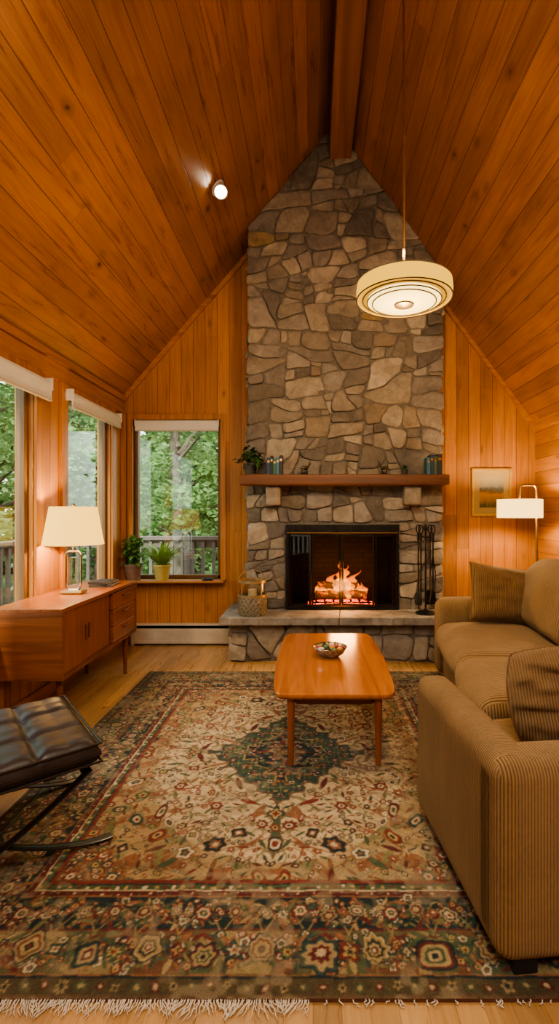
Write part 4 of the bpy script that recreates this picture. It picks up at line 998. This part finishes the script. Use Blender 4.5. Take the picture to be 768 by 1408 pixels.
def blur(A):
    P=np.pad(A,((1,1),(1,1),(0,0)),'edge'); return (P[:-2,1:-1]+P[2:,1:-1]+P[1:-1,:-2]+P[1:-1,2:]+3*A)/7
C=blur(C)
nn=nz(60,1)*.5+nz(150,2)*.5
C=C*(.74+.54*nn[...,None])*(.86+.28*nz(4,9)[...,None])*(1+.08*np.sin(Y*55+3*nz(3,5)))[...,None]
wr_=np.clip((nz(5,12)*nz(40,13)-.28)*2.,0,.42)[...,None]; C=C*(1-wr_)+np.array((.30,.24,.155))*wr_
Zr=.010+.0016*nn+0*X
V=np.stack([X,Y,Zr],-1).reshape(-1,3); idx=np.arange(nx*ny).reshape(ny,nx)
Fq=np.stack([idx[:-1,:-1],idx[:-1,1:],idx[1:,1:],idx[1:,:-1]],-1).reshape(-1,4)
me=bpy.data.meshes.new('rug_pile'); me.vertices.add(len(V)); me.vertices.foreach_set('co',V.astype(np.float32).ravel())
me.loops.add(Fq.size); me.loops.foreach_set('vertex_index',Fq.astype(np.int32).ravel()); me.polygons.add(len(Fq))
me.polygons.foreach_set('loop_start',np.arange(0,Fq.size,4,dtype=np.int32)); me.update(calc_edges=True); me.validate()
at=me.color_attributes.new('Col','FLOAT_COLOR','POINT'); at.data.foreach_set('color',np.concatenate([np.clip(C,0,1).reshape(-1,3),np.ones((nx*ny,1))],1).astype(np.float32).ravel())
me.shade_smooth()
g=G('rug_wool'); c=g.n('VertexColor',layer_name='Col').outputs[0]; n1=g.noise(g.obj(),300,2); n2=g.noise(g.obj(),70,3)
k=g.mr(n1,.3,.7,.75,1.2); g.base(g.mix(1.,c,g.n('CombineColor',{0:k,1:k,2:k}).outputs[0],'MULTIPLY'),1.); g.b.inputs['Sheen Weight'].default_value=.05
g.b.inputs['Specular IOR Level'].default_value=.12; g.bump(g.m('ADD',n1,n2),.5,.004); me.materials.append(g.mat)
rug=empty('rug',(-.15,2.655,0),0,'large patterned oriental wool rug with dark diamond medallion and fringed end','rug')
o=bpy.data.objects.new('pile',me); COL.objects.link(o); o.parent=rug
e_=MB(); e_.box(-RW/2,RW/2,-RL/2,RL/2,.001,.009); e_.build('backing',simple('rug_backing',(.12,.05,.03),1),rug,smooth=False)
m=MB(); rs=random.Random(2); x=-RW/2
while x<RW/2:
    full=x<.14
    if full or rs.random()<.22:
        cl_=noise.noise(Vector((x*14,0,0)))*.05; ln=(rs.uniform(.022,.05)*(1+.5*noise.noise(Vector((x*22,3,0))))) if full else rs.uniform(.008,.022)
        p=[Vector((x,-RL/2+.005,.008))]
        for k in range(1,6): p.append(Vector((x+cl_*(k/5)**1.5+rs.uniform(-.004,.004),-RL/2-ln*k/5,.005+rs.uniform(0,.003))))
        m.tube(p,[.0022,.002,.0018,.0018,.0015,.0008],4)
    x+=rs.uniform(.003,.007)
o=m.build('fringe',simple('cream_cotton_fringe',(.60,.54,.45),1,0,.1),rug,fix=False); o['kind']='stuff'
# ------------------------------------------------------------ outdoors
struct(MB().box(-3.4,1.2,5.0,6.7,-.25,-.15).box(-3.4,-2.0,-1,5.0,-.25,-.15).build('floor_deck',M_deck,smooth=False))
def railing(p0,p1,label):
    p0=Vector(p0);p1=Vector(p1); L_=(p1-p0).length; d=(p1-p0).normalized(); an=math.atan2(d.y,d.x)
    r=empty('deck_railing',p0,an,label,'railing','grey deck railings outside the windows')
    MB().box(0,L_,-.07,.07,1.08,1.13).build('top_rail',M_rail,r,smooth=False,bevel=.004)
    MB().box(0,L_,-.02,.02,.98,1.08).build('sub_rail',M_rail,r,smooth=False); MB().box(0,L_,-.02,.02,.08,.16).build('bottom_rail',M_rail,r,smooth=False)
    bm_=None
    n=int(L_/.135)
    for k in range(n):
        if bm_ is None: bm_=MB().box(-.019,.019,-.055,-.021,.06,1.06).build('baluster',M_rail,r,((k+.5)*L_/n,0,0),smooth=False)
        else:
            c2=bm_.copy(); COL.objects.link(c2); c2.parent=r; c2.location=((k+.5)*L_/n,0,0)
    for k in range(int(L_/1.6)+1):
        MB().box(-.045,.045,-.045,.045,0,1.09).build('post',M_rail,r,(min(L_-.05,.05+k*1.6),0,0),smooth=False,bevel=.004)
railing((-3.3,6.55,-.15),(1.1,6.55,-.15),'weathered grey deck railing beyond the back wall window')
railing((-3.3,.2,-.15),(-3.3,6.45,-.15),'weathered grey deck railing beyond the left wall windows')
m=MB(); n=24
V=[(-40+80*i/n,2+60*j/n-8,-1.2+noise.noise(Vector((i*.5,j*.5,0)))*.4) for j in range(n+1) for i in range(n+1)]
m.add(V,[(j*(n+1)+i,j*(n+1)+i+1,(j+1)*(n+1)+i+1,(j+1)*(n+1)+i) for j in range(n) for i in range(n)])
struct(m.build('ground',M_ground))
def leaves(N,fn,smin,smax,rs):
    cen=np.array([fn() for _ in range(N)])
    a=rs.randn(N,3); a/=np.linalg.norm(a,axis=1)[:,None]; a[:,2]*=.5
    b2=rs.randn(N,3); b2-= (b2*a).sum(1)[:,None]*a/((a*a).sum(1)[:,None]); b2/=np.linalg.norm(b2,axis=1)[:,None]
    s=rs.uniform(smin,smax,N)[:,None]
    V=np.stack([cen-a*s,cen+b2*s*.5,cen+a*s,cen-b2*s*.5],1).reshape(-1,3)
    return V,np.arange(N*4).reshape(N,4)
def tree_mesh(seed,H,R,z0,N,s0=.06,s1=.12):
    rs=np.random.RandomState(seed); rr=random.Random(seed)
    tr=MB(); P_=[(noise.noise(Vector((seed,k*.4,0)))*.35*k/4,noise.noise(Vector((seed,k*.4,9)))*.35*k/4,k*H/8) for k in range(9)]
    rad=[.16*(1-.09*k) for k in range(9)]; tr.tube(P_,rad,10); cl=[]
    for k in range(46):
        z=rr.uniform(z0,H*1.05); q=R*(1-.35*abs((z-z0)/(H-z0)-.45)); a=rr.uniform(0,2*PI); d=q*rr.uniform(.25,1)
        c_=np.array([d*cos(a),d*sin(a),z]); cl.append((c_,rr.uniform(.35,.75)))
        if k<16:
            zi=max(.5,z-.7); tr.tube([(0,0,zi),(c_[0]*.5,c_[1]*.5,(zi+z)/2+.1),(c_[0],c_[1],z)],[.05,.03,.012],5)
    def fn():
        c_,r_=cl[rs.randint(len(cl))]; p=rs.randn(3)*np.array([.55,.55,.28])*r_; return c_+p
    V,F=leaves(N,fn,s0,s1,rs)
    return tr,(V.tolist(),F.tolist())
kinds=[]
for k,(seed,H,R,z0,N) in enumerate(((3,7.5,2.1,1.4,6500),(8,8.5,1.8,2.4,5200),(15,4.2,1.7,.3,7000))):
    kinds.append(tree_mesh(seed,H,R,z0,N))
protos=[]
labs=['tall leafy forest tree with low spreading branches','tall slim forest tree with bare lower trunk','bushy young tree with leaves down to the ground']
pos=[(-2.6,9.6,1),(-4.6,10.6,2),(-1.0,11.0,0),(-6.8,10.2,0),(-3.2,13.6,2),(-6.2,14.0,2),(-9.6,12.2,2),(-.9,15.4,2),(-7.2,7.0,1),(-11.0,8.6,0),(-4.4,17.6,0),(-8.6,17.4,0),(-12.4,15.0,2),(-14.4,11.0,2),(-9.6,4.8,2)]
rs=random.Random(4)
for i,(x,y,k) in enumerate(pos):
    if k not in [p[0] for p in protos]:
        r=empty('forest_tree',(x,y,-1.3)); tb=kinds[k][0].build('trunk',M_bark,r,fix=False)
        lb=MB().add(*kinds[k][1]).build('foliage',M_leafB if k==2 else M_leafA,r,ang=0,fix=False,smooth=False); protos.append((k,tb,lb))
    else:
        _,tb,lb=[p for p in protos if p[0]==k][0]; r=empty('forest_tree',(x,y,-1.3))
        for q_ in (tb,lb): c2=q_.copy(); COL.objects.link(c2); c2.parent=r
    r.rotation_euler=(0,0,rs.uniform(0,6)); s=rs.uniform(.9,1.12); r.scale=(s,s,s)
    tag(r,labs[k],'tree',['tall spreading trees in the woods','slim bare trunked trees in the woods','bushy young trees in the woods'][k])
rsn=np.random.RandomState(5)
def fn2():
    a=rsn.uniform(-1.35,.25); d=rsn.uniform(21.5,25); return np.array([d*sin(a),d*cos(a),rsn.uniform(-1.5,8.5)])
V,F=leaves(32000,fn2,.22,.42,rsn)
o=MB().add(V.tolist(),F.tolist()).build('distant_foliage',M_leafB,None,ang=0,fix=False,smooth=False); tag(o,'pale green mass of distant forest leaves beyond the trees','foliage',None,'stuff')
# ------------------------------------------------------------ light, world, camera
light('POINT','fire_light',(.27,4.48,.62),10,(1,.42,.12),None,.12)
light('AREA','unseen_fill_light',(.2,-.4,3.0),54,(1,.82,.62),None,1.4,(.70,0,0))  # added soft fill above and behind the camera, no fixture modelled for it
sun=light('SUN','sun_light',(0,0,12),5.5,(1,.97,.88),None,.1,(math.radians(48),0,math.radians(-10))); sun.data.angle=.1
w=bpy.data.worlds.new('World'); S.world=w; w.use_nodes=True; nt=w.node_tree; bg=nt.nodes['Background']
tc=nt.nodes.new('ShaderNodeTexCoord'); sp_=nt.nodes.new('ShaderNodeSeparateXYZ'); rp=nt.nodes.new('ShaderNodeValToRGB')
nt.links.new(tc.outputs['Generated'],sp_.inputs[0]); nt.links.new(sp_.outputs[2],rp.inputs[0]); nt.links.new(rp.outputs[0],bg.inputs[0])
rp.color_ramp.elements[0].color=(.80,.90,.74,1); rp.color_ramp.elements[1].color=(.72,.84,1,1); bg.inputs[1].default_value=2.5
cd=bpy.data.cameras.new('camera'); cam=bpy.data.objects.new('camera',cd); COL.objects.link(cam); S.camera=cam
cam.location=(0,0,1.3); cam.rotation_euler=(PI/2,0,0); cd.sensor_fit='AUTO'; cd.sensor_width=36; cd.lens=680/1408*36; cd.shift_x=-(430-384)/1408; cd.shift_y=0; cd.clip_start=.05
S.view_settings.view_transform='AgX'
try: S.view_settings.look='AgX - Medium High Contrast'
except Exception: pass
S.view_settings.exposure=.65
